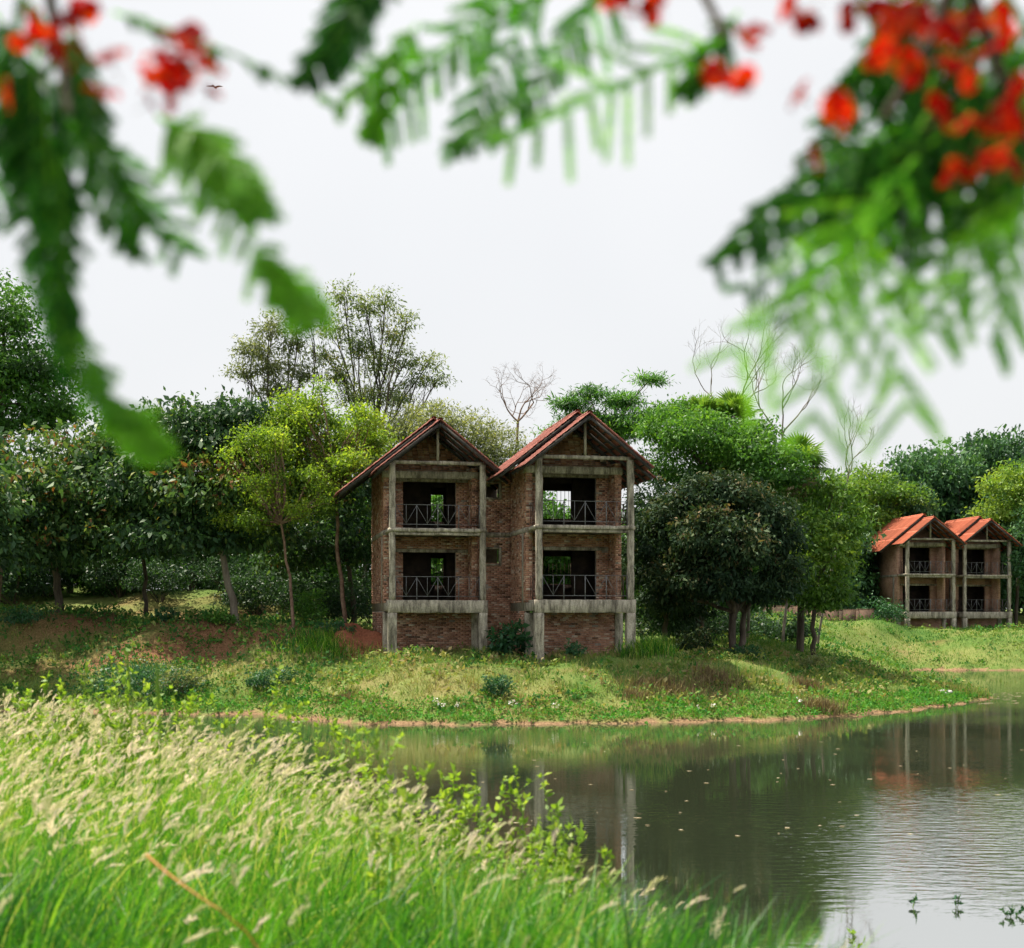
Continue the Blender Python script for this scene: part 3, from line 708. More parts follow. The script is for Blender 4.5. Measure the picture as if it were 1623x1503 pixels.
def tree(name, label, base, lobes, leafm, n, L, Wd, bark='bark', trunk=.16, fork=.45, seed=0, clump=.35, per=28, droop=.4, up=.5, flat=.6, shell=.5, twigs=3,
         group=None, lean=(0, 0), cat='tree', zb=None, vbias=0., stems=1, spread=.9, sides=7, sag=.06):
    r = np.random.default_rng(seed)
    z0 = g1(*base)-.15 if zb is None else zb
    root = empty(name, (base[0], base[1], z0)); tag(root, label, cat, group)
    o = np.array([base[0], base[1], z0])
    lob = [tuple(np.array(l[:3])-o)+tuple(l[3:6]) for l in lobes]
    pos, outd, cs = crown_points(lob, n, r, clump, per, flat, shell)
    V, F = leaves(pos, outd, r, L, Wd, droop, up, None, spread)
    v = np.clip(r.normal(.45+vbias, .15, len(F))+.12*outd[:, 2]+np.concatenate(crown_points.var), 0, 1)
    mb = MB()
    low = min(l[2]-l[5]*.6 for l in lob); cz = np.mean([l[2] for l in lob]); cx = np.mean([l[0] for l in lob]); cy = np.mean([l[1] for l in lob])
    fz = max(.5, low+(cz-low)*fork)
    for s in range(stems):
        jit = r.normal(size=2)*.25 if stems > 1 else np.zeros(2)
        fk = np.array([cx*.5+lean[0]+jit[0]*2, cy*.5+lean[1]+jit[1]*2, fz])
        limb(mb, r, (jit[0], jit[1], 0), fk, trunk, trunk*.6, 0, 9, sides+1, .05)
        for l, cc in list(zip(lob, cs))[s::stems]:
            end = np.array(l[:3])
            pts = limb(mb, r, fk, end, trunk*.5, trunk*.2, sag, 8, sides, .06)
            for k in range(min(twigs, len(cc))):
                q = cc[r.integers(len(cc))]; st = pts[r.integers(3, 8)]
                limb(mb, r, st, q, trunk*.16, trunk*.04, .05, 5, 4, .08)
    mb.build('trunk', M[bark], root, True)
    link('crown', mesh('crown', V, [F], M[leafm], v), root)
    return root

def LB(px, py, d, rpx, rpy, ry=None):
    """lobe: centre measured at a photograph point at distance d, radii in photograph pixels at that distance"""
    c = P(px, py, d); k = d/FPX
    return (c[0], c[1], c[2], rpx*k, (ry if ry else rpx*k*.9), rpy*k)
def BX(px, d): return ((px-811.5)/FPX*d, d)

# left wood
tree('tall_tree', 'tall loose-leaved tree rising at the far left edge of the wood', BX(-10, 66),
     [LB(10,500,66,50,60),LB(50,580,66,70,50),LB(-30,590,66,80,70),LB(90,640,66,55,45),LB(20,660,66,80,60),LB(-80,520,66,70,90)], 'l_mid', 30000, .24, .10, trunk=.25, seed=11, clump=.4, shell=.35, vbias=-.1)
tree('broadleaf_tree', 'dark broad-leaved tree with upright trunk at the far left, large drooping leaves', BX(95, 60),
     [LB(90,760,60,130,80),LB(200,740,60,90,75),LB(20,800,60,120,80),LB(160,830,60,120,60),LB(60,870,60,110,40),LB(-90,780,60,110,110)], 'l_dark', 34000, .27, .13, trunk=.22, seed=12, clump=.34, droop=.9, shell=.55)
tree('broadleaf_tree', 'dark broad-leaved tree with crooked leaning trunk, widest crown left of the house', BX(375, 57.5),
     [LB(300,700,58,90,62),LB(380,690,58.5,95,55),LB(250,770,58,90,70),LB(350,780,57.5,110,70),LB(440,740,59,80,90),LB(280,850,57.5,100,45),LB(400,840,58.5,80,50)], 'l_dark', 38000, .27, .13, bark='bark_pale', trunk=.19, seed=13, clump=.34, droop=.9, shell=.55, lean=(-.5,0), vbias=.02)
tree('broadleaf_tree', 'thin-trunked dark broad-leaved tree between the two larger ones on the left', BX(230, 62),
     [LB(220,720,62,80,60),LB(160,770,62,70,60),LB(240,830,62,90,60)], 'l_dark', 12000, .27, .13, trunk=.12, seed=14, clump=.34, droop=.9)
tree('broadleaf_tree', 'dark broad-leaved tree added at the left edge to shade the slope', BX(-70, 53.5),  # extra tree past the left edge, added to throw shade on the slope
     [LB(-60,800,53.5,90,60),LB(-140,770,53.5,110,90),LB(-80,880,53.5,80,45),LB(-30,860,53.5,50,40)], 'l_dark', 18000, .27, .13, trunk=.2, seed=29, clump=.34, droop=.9)
tree('broadleaf_tree', 'shaded dark tree just left of and behind the near house', BX(560, 64),
     [LB(530,760,65,70,70),LB(500,850,64,70,70),LB(570,860,65,50,80),LB(590,760,68,70,60),LB(460,880,64,50,50)], 'l_dark', 18000, .24, .11, trunk=.16, seed=15, clump=.36, droop=.7, vbias=-.08)
def sprays(cx, cy, d, w_, h_, n, seed):
    r = np.random.default_rng(seed); L_ = []
    for k in range(n):
        a = r.uniform(0, 6.28); q = math.sqrt(r.random()); px = cx+w_*q*math.cos(a); py = cy+h_*q*math.sin(a)
        L_.append(LB(px, py, d+r.normal()*1.1, r.uniform(9, 24), r.uniform(7, 15)))
    return L_
tree('sapling', 'slender yellow-green tree with bare pinkish trunk left of the near house', BX(465, 55.5),
     sprays(435, 765, 55.5, 95, 95, 34, 1), 'l_yellow', 15000, .12, .06, bark='bark_red', trunk=.085, seed=16, clump=.32, per=14, flat=.7, droop=.4, up=.6, fork=.1, shell=.2, sag=.02)
tree('sapling', 'taller yellow-green tree with layered sprays above the near house\'s left roof', BX(548, 57.5),
     sprays(515, 695, 57.5, 90, 80, 38, 2), 'l_yellow', 24000, .13, .065, bark='bark_red', trunk=.11, seed=17, clump=.34, per=14, flat=.7, droop=.4, up=.6, fork=0, shell=.2, sag=.02)
tree('tall_tree', 'tallest tree, airy olive crown rising above the wood left of the house', BX(570, 76),
     [LB(545,470,76,26,26),LB(580,490,76,26,34),LB(610,480,76,22,26),LB(530,520,76,28,36),LB(570,545,76,34,40),LB(625,530,76,26,36),LB(645,510,76,18,24),LB(600,580,76,34,34),LB(645,570,76,24,30),LB(680,575,76,22,18),LB(695,602,76,24,10),LB(660,605,76,24,14),LB(540,590,76,34,36),LB(570,630,76,44,28),LB(625,630,76,36,22),LB(510,560,76,20,30)],
     'l_tall', 11500, .21, .065, bark='bark', trunk=.16, seed=18, clump=.27, per=11, droop=.6, shell=.15, twigs=9, fork=-1.2, sag=.0)
tree('tall_tree', 'grey-green airy tree just left of the tallest tree, narrower crown', BX(455, 75),
     [LB(430,520,75,24,30),LB(400,555,75,28,26),LB(385,590,75,22,18),LB(430,580,75,30,34),LB(465,540,75,24,36),LB(470,490,75,18,20),LB(480,590,75,24,34),LB(440,620,75,36,24),LB(490,510,75,14,24)],
     'l_olive', 8500, .21, .065, bark='bark', trunk=.13, seed=28, clump=.27, per=11, droop=.6, shell=.15, twigs=9, fork=-1.2, sag=.0, vbias=-.12)
tree('olive_tree', 'pale grey-green tree showing between the near house gables', BX(730, 72),
     [LB(690,670,72,45,38),LB(740,690,72,50,40),LB(790,710,72,45,35),LB(640,680,74,50,40),LB(780,760,72,60,50),LB(700,740,72,60,50)], 'l_olive', 24000, .20, .06, trunk=.16, seed=19, clump=.36, per=26, droop=.5, shell=.3)
tree('feathery_tree', 'bright green feathery tree with flat sprays behind the right gable', BX(960, 68),
     [LB(905,640,68,32,14),LB(935,622,68,26,10),LB(985,636,68,38,14),LB(1030,603,68,26,8),LB(925,665,68,40,16),LB(990,668,68,50,18),LB(1035,660,68,30,16),LB(960,690,68,60,20),LB(890,690,68,30,14)], 'l_feather', 16000, .26, .06, bark='bark_pale', trunk=.13, seed=20, clump=.34, per=34, flat=.25, droop=.1, up=1.5, shell=.1, twigs=5, fork=-.2)
tree('vine_covered_tree', 'bright green creeper-covered tree behind the dark round tree, right of the house', BX(1120, 66),
     [LB(1060,680,64,45,36),LB(1110,690,62.5,60,40),LB(1180,715,62,55,38),LB(1230,745,61.5,50,45),LB(1075,650,66,30,18),LB(1200,690,63,32,22),LB(1090,740,66,70,50),LB(1170,770,66,80,50),LB(1260,790,65,50,50)], 'l_mid', 40000, .18, .09, trunk=.2, seed=21, clump=.34, per=30, vbias=.12)
tree('round_dark_tree', 'dark round-crowned tree with brownish leaf tips and forked leaning trunk right of the house', BX(1175, 56.5),
     [LB(1110,785,57,50,36),LB(1160,780,57,45,34),LB(1200,810,57,48,36),LB(1235,850,57,38,40),LB(1065,820,57.5,44,40),LB(1045,870,57.5,36,46),LB(1120,850,55.5,55,44),LB(1180,870,55.5,52,44),LB(1240,905,57,32,36),LB(1085,915,56.5,50,40),LB(1150,930,56,48,28),LB(1210,935,57,42,26),LB(1050,945,58,42,30),LB(1140,870,59,70,60)], 'l_mango', 44000, .23, .085, trunk=.20, seed=22, clump=.26, per=30, droop=.9, shell=.5, stems=2, fork=-.1, twigs=6, lean=(.5, 0), vbias=-.07)
tree('bright_broadleaf_tree', 'sunlit light-green tree right of the dark round tree, reaching towards the far house', BX(1290, 61),
     [LB(1280,850,61,45,50),LB(1320,880,61,42,45),LB(1340,830,61.5,38,40),LB(1275,935,61,45,36),LB(1325,935,61,34,26),LB(1250,890,60,40,50),LB(1300,955,61,35,18),LB(1320,785,62,40,35),LB(1250,820,62,40,50)], 'l_bright', 17000, .20, .09, trunk=.14, seed=23, clump=.3, per=28, droop=.6)
tree('shade_tree', 'shaded dark tree hard against the right side of the near house', BX(1050, 62),
     [LB(1040,820,62,45,60),LB(1030,900,62,50,60),LB(1080,960,62,50,30)], 'l_mango', 12000, .22, .08, trunk=.15, seed=24, clump=.34, per=30, droop=.7, vbias=-.1)

# background trees behind the left wood and the house: copies of two forms
def copy_tree(root, loc, rz, sc, label, group):
    c = root.copy(); COL.objects.link(c); c.location = loc; c.rotation_euler = (0, 0, rz); c.scale = (sc[0], sc[0], sc[1]); c['label'] = label; c['group'] = group
    for ch in root.children:
        k = ch.copy(); COL.objects.link(k); k.parent = c
    return c
def far_proto(label, base, leafm, seed, R=3.6, H=8.5, n=20000, L=.33, bark='bark', group=None):
    r = np.random.default_rng(seed); x, y = base; z = g1(x, y); lob = []
    for k in range(15):
        a = r.uniform(0, 6.28); q = r.uniform(.3, .8)*R
        zz = z+H*(.10+.76*k/14); lob.append((x+q*math.cos(a), y+q*math.sin(a), zz, R*r.uniform(.38, .55), R*r.uniform(.38, .55), H*r.uniform(.12, .17)))
    lob.append((x, y, z+H*.88, R*.45, R*.45, H*.12))
    return tree('woodland_tree', label, base, lob, leafm, n, L, L*.45, bark=bark, trunk=.2, seed=seed+1, clump=.45, per=26, droop=.5, shell=.55, group=group, fork=-.3)
GB = 'trees at the back of the left wood'
fl = [(-33,80,1.0),(-26,82,1.0),(-20.5,80,.95),(-15.5,82,.95),(-10.5,79,.95),(-5.5,80,.95),(-.5,78,.9),(4.5,77,.85),(9.5,80,.85),(14,82,.75),(-38,76,1.1),(-30,73,.9),(-23,74,.8)]
ordn = ['first','second','third','fourth','fifth','sixth','seventh','eighth','ninth','tenth','eleventh','twelfth','thirteenth','fourteenth','fifteenth','sixteenth','seventeenth','eighteenth']
fl.sort(key=lambda t: t[0]/t[1])
pa = far_proto('dark woodland tree behind the left wood, first of its row from the left', fl[0][:2], 'l_mid', 31, 4.0, 8.2, group=GB)
for k, (x, y, s) in enumerate(fl[1:]):
    copy_tree(pa, (x, y, g1(x, y)-.15), k*1.7, (s, s*(.92+.05*(k % 3))), 'dark woodland tree behind the left wood, %s of its row from the left' % ordn[k+1], GB)
GR = 'trees of the wood behind the far house'
fr = [(24.5,104,8.3,.95),(27.5,113,9.6,1.0),(31,117,11.0,1.05),(34,112,9.6,.95),(37,118,12.4,1.1),(40.5,114,11.6,1.0),(44,119,13.5,1.15),(46,112,11.0,1.0),(49,118,13.2,1.1),(20,108,8.0,1.0),(15,112,8.0,1.1),(52,114,12,1.1),(29,108,7.2,.8)]
fr.sort(key=lambda t: t[0]/t[1])
pb = far_proto('hazy green tree of the right-hand wood, first from the left', fr[0][:2], 'l_far', 41, 4.2, 10, 24000, .36, group=GR); pb.scale = (1.05, 1.05, 1.22*fr[0][2]/10)
for k, (x, y, h, s) in enumerate(fr[1:]):
    copy_tree(pb, (x, y, g1(x, y)-.15), 1+k*2.1, (s*1.08, 1.22*h/10), 'hazy green tree of the right-hand wood, %s from the left' % ordn[k+1], GR)
tree('woodland_tree', 'lighter yellow-green tree at the right edge above the far house', BX(1610, 106),
     [LB(1600,770,106,45,28),LB(1640,800,106,60,40),LB(1590,810,106,35,25),LB(1640,750,106,50,25)], 'l_bright', 9000, .30, .14, seed=51, clump=.45, vbias=.15)
tree('woodland_tree', 'lighter tree with rusty blossom touches left of the far house roofs', BX(1370, 108),
     [LB(1365,880,108,35,35),LB(1335,870,108,35,40),LB(1395,880,108,25,35),LB(1365,770,108,40,28),LB(1400,780,108,45,26),LB(1340,800,108,40,30),LB(1390,830,108,40,30),LB(1440,790,108,35,20)], 'l_bright', 13000, .28, .13, seed=52, clump=.45, vbias=.05)
tree('woodland_tree', 'dark slender-trunked trees\' edge tree standing right beside the far house', BX(1625, 103),
     [LB(1630,850,103,30,40),LB(1640,900,103,40,40)], 'l_far', 6000, .3, .13, seed=53, clump=.45, vbias=-.15)

# bare trees
def bare_tree(label, base, top_px, d, seed, bark, r0, spread=1.0, levels=5, trunk_px=None, l0=None):
    r = np.random.default_rng(seed); x, y = base; z0 = g1(x, y)-.15
    root = empty('bare_tree', (x, y, z0)); tag(root, label, 'tree', 'leafless trees')
    o = np.array([x, y, z0]); mb = MB()
    fk = P(*top_px, d)-o
    limb(mb, r, (0, 0, 0), fk, r0, r0*.75, 0, 9, 7, .03)
    def grow(p, dr, L, rad, lev):
        n = 5; pts = [p]; dd = dr.copy()
        for k in range(n):
            dd = dd+r.normal(size=3)*.16; dd[2] += .05; dd /= np.linalg.norm(dd); pts.append(pts[-1]+dd*L/n)
        mb.tube(pts, np.linspace(rad, rad*.62, n+1), 5 if lev > 2 else 3)
        if lev == 0: return
        for k in range(2 if r.random() < .6 else 3):
            nd = dd+r.normal(size=3)*np.array([.62, .35, .38])*spread; nd[2] += .12; nd /= np.linalg.norm(nd)
            grow(pts[-1 if k < 2 else r.integers(2, n)], nd, L*r.uniform(.58, .82), rad*.6, lev-1)
    for k in range(3):
        a = [-.75, .05, .7][k]; dr = np.array([math.sin(a)*spread, r.normal()*.3, math.cos(a)]); dr /= np.linalg.norm(dr)
        grow(fk, dr, l0*r.uniform(.85, 1.1), r0*.6, levels)
    mb.build('trunk', M[bark], root, True)
    return root
bare_tree('leafless thin tree standing in the gap between the two near gables', BX(822, 75), (821, 668), 75, 61, 'bark_red', .10, 1.35, 6, l0=1.35)
bare_tree('leafless tree with long upswept limbs above the creeper-covered tree, left of the pair', BX(1185, 65), (1172, 668), 65, 66, 'bark_pale', .085, .8, 5, l0=2.1)
bare_tree('leafless twiggy tree right of the pair above the fan palms', BX(1240, 66), (1240, 690), 66, 63, 'bark_pale', .085, .9, 5, l0=1.9)
bare_tree('low leafless branch-like tree leaning right, just left of the far wood', BX(1295, 68), (1345, 752), 68, 64, 'bark_pale', .07, .8, 4, l0=1.5)

# fan palms
def fan_mesh(mat, seed, R=1.15):
    r = np.random.default_rng(seed); mb = MB(); n = 34
    mb.tube([(0,0,0),(.45,0,.10),(.9,0,.14)], [.022,.018,.014], 5, v=.3)
    c = np.array([.9, 0, .14])
    for k in range(n):
        a = math.radians(-140+280*k/(n-1)); d = np.array([math.cos(a), math.sin(a), .10-.25*abs(a)/2.5]); d /= np.linalg.norm(d)
        s = np.array([-math.sin(a), math.cos(a), 0]); l = R*r.uniform(.85, 1.05)
        p1 = c+d*l*.62; p2 = c+d*l-np.array([0, 0, .16*l]); w_ = .042*R
        mb.add([c, p1+s*w_, p1-s*w_+np.array([0,0,-.03]), p2, p1+np.array([0,0,.04])], None, [(0,1,4),(0,4,2),(1,3,4),(4,3,2)], v=float(r.random()))
    return mb.mesh('frond', mat)
fan = [fan_mesh(M['l_palm'], s) for s in (1, 2)]; fan_dry = fan_mesh(M['l_palmdry'], 3)
def palm(label, px, py, d, sc, seed, dry=3):
    r = np.random.default_rng(seed); c = P(px, py, d); z0 = g1(c[0], c[1])-.2; H = c[2]-z0
    root = empty('fan_palm', (c[0], c[1], z0)); tag(root, label, 'palm tree', 'fan palms right of the house')
    mb = MB(); n = 16; t = np.linspace(0, 1, n); pts = np.stack([.12*np.sin(t*2), 0*t, H*t], 1)
    mb.tube(pts, .19-.04*t+.012*(np.arange(n) % 2), 9); mb.build('trunk', M['bark'], root, True)
    for k in range(15):
        dead = k < dry
        el = math.radians(r.uniform(-70, -50)) if dead else math.radians(r.uniform(-12, 78)); az = r.uniform(0, 6.28)
        o = link('frond', fan_dry if dead else fan[k % 2], root, (pts[-1][0], 0, H-.05)); s = sc*r.uniform(.85, 1.1)
        o.rotation_euler = (r.uniform(-.4, .4), -el, az); o.scale = (s, s, s)
    return root
palm('fan palm whose spiky head tops the creeper-covered tree, leftmost of three', 1110, 672, 65, .85, 1)
palm('fan palm with fronds fanned up against the sky beside the bare limbs', 1160, 668, 65.5, .9, 2)
palm('lowest fan palm with brown hanging dry fronds, rightmost of three', 1268, 742, 63.5, 1.0, 3, 5)

# ------------------------------------------------------------------ low things around the houses
mb = MB(); r = np.random.default_rng(5)
c = np.array([-6.5, 54.5]); n1, n2 = 26, 10; V = []; Q = []
for a in range(n2+1):
    for k in range(n1):
        th = k/n1*6.283; q = a/n2; rad = 1.0+.18*math.sin(3*th+1)+.1*math.sin(7*th)
        x = c[0]+1.5*q*rad*math.cos(th); y = c[1]+1.9*q*rad*math.sin(th)
        hgt = .85*(1-q**2.2)*(.72+.22*math.sin(2.3*x+1)+.16*math.sin(3.1*y+x))+.05*math.sin(9*x-7*y)*(1-q)+.03*math.sin(17*x+13*y)*(1-q)
        V.append((x-c[0], y-c[1], g1(x, y)+hgt-.12*(q > .95)-.0))
for a in range(n2):
    for k in range(n1): Q.append((a*n1+k, a*n1+(k+1) % n1, (a+1)*n1+(k+1) % n1, (a+1)*n1+k))
mo = mb.add(V, Q).build('earth_mound', M['earth'], None, True, (c[0], c[1], 0)); tag(mo, 'mound of bare red earth piled against the left end of the near house', 'mound')

mb = MB(); L0 = P(1200, 962, 96); L1 = P(1385, 962, 96)
root = empty('boundary_wall', (L0[0], 96, g1(L0[0], 96)-.2)); tag(root, 'low reddish brick boundary wall across the lawn left of the far house', 'wall')
nseg = 7; Lw = (L1[0]-L0[0])/nseg; zr = root.location.z
for k in range(nseg):
    zg = min(g1(L0[0]+Lw*k, 96), g1(L0[0]+Lw*(k+1), 96))-zr
    MB().box(Lw*k+.01, Lw*(k+1)-.01, -.12, .12, zg-1.0, zg+.85).build('wall_panel', M['mossy_brick'], root)
    MB().box(Lw*k+.005, Lw*(k+1)-.005, -.16, .16, zg+.852, zg+.92, bev=.01).build('coping', M['mossy_brick'], root)
    MB().box(Lw*k-.15, Lw*k+.15, -.19, -.122, zg-1.0, zg+.80).build('pier', M['mossy_brick'], root)

c0 = P(130, 905, 74); zz = g1(c0[0], 74); root = empty('concrete_bench', (c0[0], 74, zz)); tag(root, 'grey concrete slab on posts glimpsed under the trees at the far left', 'bench')
MB().box(-.95, .95, -.4, .4, 1.05, 1.2, bev=.02).build('slab', M['concrete'], root)
for a in (-.7, .7): MB().box(a-.11, a+.11, -.3, .3, -.2, 1.048, bev=.015).build('leg', M['concrete'], root)

def bush(name, label, x, y, rad, h, leafm, n, L, seed, cat='bush', group=None, droop=.1, vb=0, sx=1.0):
    r = np.random.default_rng(seed); z = g1(x, y); root = empty(name, (x, y, z)); tag(root, label, cat, group)
    lob = [(0, 0, h*.42, rad*sx, rad, h*.5)]+[(rad*sx*.7*math.cos(a), rad*.7*math.sin(a), h*r.uniform(.3, .6), rad*.55*sx, rad*.5, h*r.uniform(.3, .45)) for a in r.uniform(0, 6.28, 4)]
    pos, outd, cs = crown_points(lob, n, r, rad*.16, 18, .7, .45); pos[:, 2] = np.maximum(pos[:, 2], .02)
    V, F = leaves(pos, outd, r, L, L*.5, droop, .6)
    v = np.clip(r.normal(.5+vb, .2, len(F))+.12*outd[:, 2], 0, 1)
    mb = MB()
    for q in cs[0][:9]: limb(mb, r, (q[0]*.1, q[1]*.1, -.1), q, .02*rad+.006, .005, .05, 5, 4)
    mb.build('stems', M['bark'], root); link('foliage', mesh('foliage', V, [F], M[leafm], v), root); return root
def bpx(px, py, d, off=0): p = P(px, py, d); return p[0], d
for (nm, lab, px, d, rad, h, lm, n, L, sd_, sx) in [
 ('shrub', 'lush large-leaved shrub growing in the gap between the two house fronts', 808, 52.2, .75, 1.6, 'l_bush', 900, .22, 1, 1),
 ('shrub', 'dark green solitary bush standing on the open bank below the near house', 790, 46.2, .55, 1.0, 'l_bush', 1200, .10, 2, 1),
 ('shrub', 'large low dark shrub on the bank at the left, behind the tall grass', 210, 50.5, 1.9, 1.55, 'l_bush', 4200, .12, 3, 1.5),
 ('shrub', 'grey-green shrub right of the large low one on the left bank', 285, 50.2, .8, 1.1, 'l_olive', 1500, .10, 4, 1.2),
 ('shrub', 'dark rounded shrub on the bank below the slender yellow-green tree', 430, 50.2, .75, .95, 'l_bush', 1500, .10, 5, 1.2),
 ('shrub', 'small bush on the brown slope below the crooked leaning tree', 262, 57, .45, .75, 'l_bush', 700, .12, 6, 1),
 ('shrub', 'leafy bush at the foot of the crooked leaning trunk', 352, 56.6, .6, .6, 'l_mid', 800, .13, 7, 1.3),
 ('shrub', 'shaded leafy bush beside the bare pinkish sapling trunk', 488, 58, .75, 2.0, 'l_mid', 1600, .14, 8, 1),
 ('shrub', 'dark bush between the red earth mound and the sapling', 535, 54.5, .6, .7, 'l_bush', 900, .11, 9, 1.4),
 ('shrub', 'dark bush among the trunks of the round dark tree', 1185, 55.6, .6, .9, 'l_bush', 1100, .12, 10, 1.2),
 ('shrub', 'ragged dark bush left of the round dark tree trunks', 1105, 58.5, .9, 1.6, 'l_mango', 1500, .14, 11, 1),
 ('shrub', 'clipped dark green hedge bush beside the far house', 1390, 97.5, 1.7, 2.0, 'l_bush', 2200, .16, 12, 1.1),
 ('shrub', 'weedy grey-green bush on the lawn right of the round dark tree', 1280, 56, .7, .8, 'l_olive', 1000, .10, 13, 1.4),
 ('shrub', 'low green creeper heap against the right house foundation', 912, 50.6, .4, .9, 'l_bush', 700, .10, 14, 1),
 ('shrub', 'small dark bush under the trees at the far left edge', 45, 57, .8, .9, 'l_bush', 1100, .12, 15, 1.3)]:
    x, y = (px-811.5)/FPX*d, d
    bush(nm, lab, x, y, rad, h, lm, n, L, 100+sd_, sx=sx)

ug = [(-40,68,2.6),(20,70,3.0),(75,72,2.6),(190,71,2.8),(255,69,3.2),(300,73,3.0),(365,70,3.2),(410,68,2.6),(455,70,3.0),(505,66,3.2),(545,64,2.8),(590,68,3.4),(-110,66,3.0)]
ug.sort()
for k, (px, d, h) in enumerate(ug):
    bush('undergrowth_shrub', 'deep-shaded undergrowth shrub beneath the left wood, %s from the left' % ordn[k], (px-811.5)/FPX*d, d, 1.5, h, 'l_dark', 4200, .15, 150+k, group='undergrowth of the left wood', droop=.5, vb=-.32, sx=1.2)  # vb lowers the leaf tone: shade beneath the wood put into the colour
ug = [(1030,64,3.0),(1075,66,2.6),(1125,68,2.2),(1195,70,1.9),(1240,68,1.6)]
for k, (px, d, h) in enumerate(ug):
    bush('undergrowth_shrub', 'deep-shaded shrub under the trees right of the near house, %s from the house' % ordn[k], (px-811.5)/FPX*d, d, 1.3, h, 'l_dark', 3200, .15, 170+k, group='undergrowth right of the house', droop=.5, vb=-.3, sx=1.2)  # same darkened leaf tone, shade under these trees painted in

def blades(x, y, z, h, wd, r, lean=.35, wind=(0, 0), seg=3, v=None):
    n = len(x); th = r.uniform(0, 6.283, n); a2 = r.uniform(0, 6.283, n)
    ln = lean*r.random(n); dx = ln*np.cos(th)+wind[0]*r.uniform(.5, 1.2, n); dy = ln*np.sin(th)+wind[1]*r.uniform(.5, 1.2, n)
    sx, sy = np.cos(a2), np.sin(a2); B = np.stack([x, y, z], 1)
    V = np.empty((n, 2*seg+1, 3))
    for k in range(seg+1):
        t = k/seg; c = B+np.stack([dx*h*t*t, dy*h*t*t, h*(t-.28*t*t*np.hypot(dx, dy))], 1)
        if k == seg: V[:, 2*seg] = c; break
        ww = wd*(1-.55*t)*.5*(1 if k else .7)
        o = np.stack([sx*ww, sy*ww, 0*ww], 1); V[:, 2*k] = c-o; V[:, 2*k+1] = c+o
    b = (np.arange(n)*(2*seg+1))[:, None]
    Q = np.concatenate([b+np.array([2*k, 2*k+1, 2*k+3, 2*k+2]) for k in range(seg-1)]) if seg > 1 else np.zeros((0, 4), int)
    T = b+np.array([2*seg-2, 2*seg-1, 2*seg])
    tipdir = np.stack([2*dx, 2*dy, 1-.56*np.hypot(dx, dy)], 1)
    return V.reshape(-1, 3), Q, T, V[:, 2*seg], tipdir, np.tile(v, seg-1) if v is not None else None

def tuft(name, label, px, d, rad, h, mat, n, seed, sx=1.6, group=None):
    r = np.random.default_rng(seed); x0, y0 = (px-811.5)/FPX*d, d; z0 = g1(x0, y0)
    x = r.normal(size=n)*rad*.5*sx; y = r.normal(size=n)*rad*.5; z = gz(x0+x, y0+y)-z0-.03
    v = r.random(n); V, Q, T, _, _, vq = blades(x, y, z, h*r.uniform(.5, 1.15, n), .03*np.ones(n), r, .7, (0, 0), 3, v)
    o = link(name, mesh(name, V, [Q, T], M[mat], np.concatenate([vq, v])), None, (x0, y0, z0)); tag(o, label, 'grass clump', group); return o
for q in [('long low clump of dark brown dry grass on the bank right of the house', 1075, 47.6, .8, .55, 'dry', 900, 1, 2.6),
          ('dark brown dry clump on the bank below the round dark tree', 1135, 49, .6, .6, 'dry', 700, 2, 1.5),
          ('rounded reddish-brown dry clump near the tip of the bank', 1300, 47.7, .6, .65, 'dry', 700, 3, 1.3),
          ('small brown clump up the bank above the reddish-brown one', 1282, 51, .45, .55, 'dry', 450, 4, 1.2),
          ('pale brown clump on the bank below the right house corner', 1010, 46.6, .5, .4, 'dry', 500, 5, 1.3),
          ('upright green-brown grass clump on the bank between the brown ones', 1190, 50, .5, .55, 'bankgrass', 500, 6, 1.3),
          ('tall green grass clump beside the right-hand house pier', 1025, 51.2, .7, .9, 'grass', 1000, 7, 1.5),
          ('tall green grass clump in the shade left of the earth mound', 520, 53, .9, .7, 'grass', 1000, 8, 1.8),
          ('brown clump on the bank below the left house front', 540, 47.2, .42, .4, 'dry', 700, 9, 1.0),
          ('feathery grey-green clump by the white stone at the bank tip', 1530, 57.2, .6, .7, 'bankgrass', 600, 10, 1.6)]:
    tag(tuft('grass_clump', *q, group=None))

# white stone at the bank tip
V = []; Q = []; r = np.random.default_rng(77); n1, n2 = 14, 8
for a in range(n2+1):
    for k in range(n1):
        th = k/n1*6.283; ph = a/n2*math.pi; s = 1+.22*math.sin(2*th+3*ph)+.12*r.normal()*.6
        V.append((.34*s*math.sin(ph)*math.cos(th), .24*s*math.sin(ph)*math.sin(th), .15*s*math.cos(ph)))
for a in range(n2):
    for k in range(n1): Q.append((a*n1+k, a*n1+(k+1) % n1, (a+1)*n1+(k+1) % n1, (a+1)*n1+k))
x0, y0 = (1498-811.5)/FPX*56.5, 56.5
tag(MB().add(V, Q).build('stone', M['stone'], None, False, (x0, y0, g1(x0, y0)+.16)), 'whitish stone lying in the grass at the tip of the bank', 'stone')

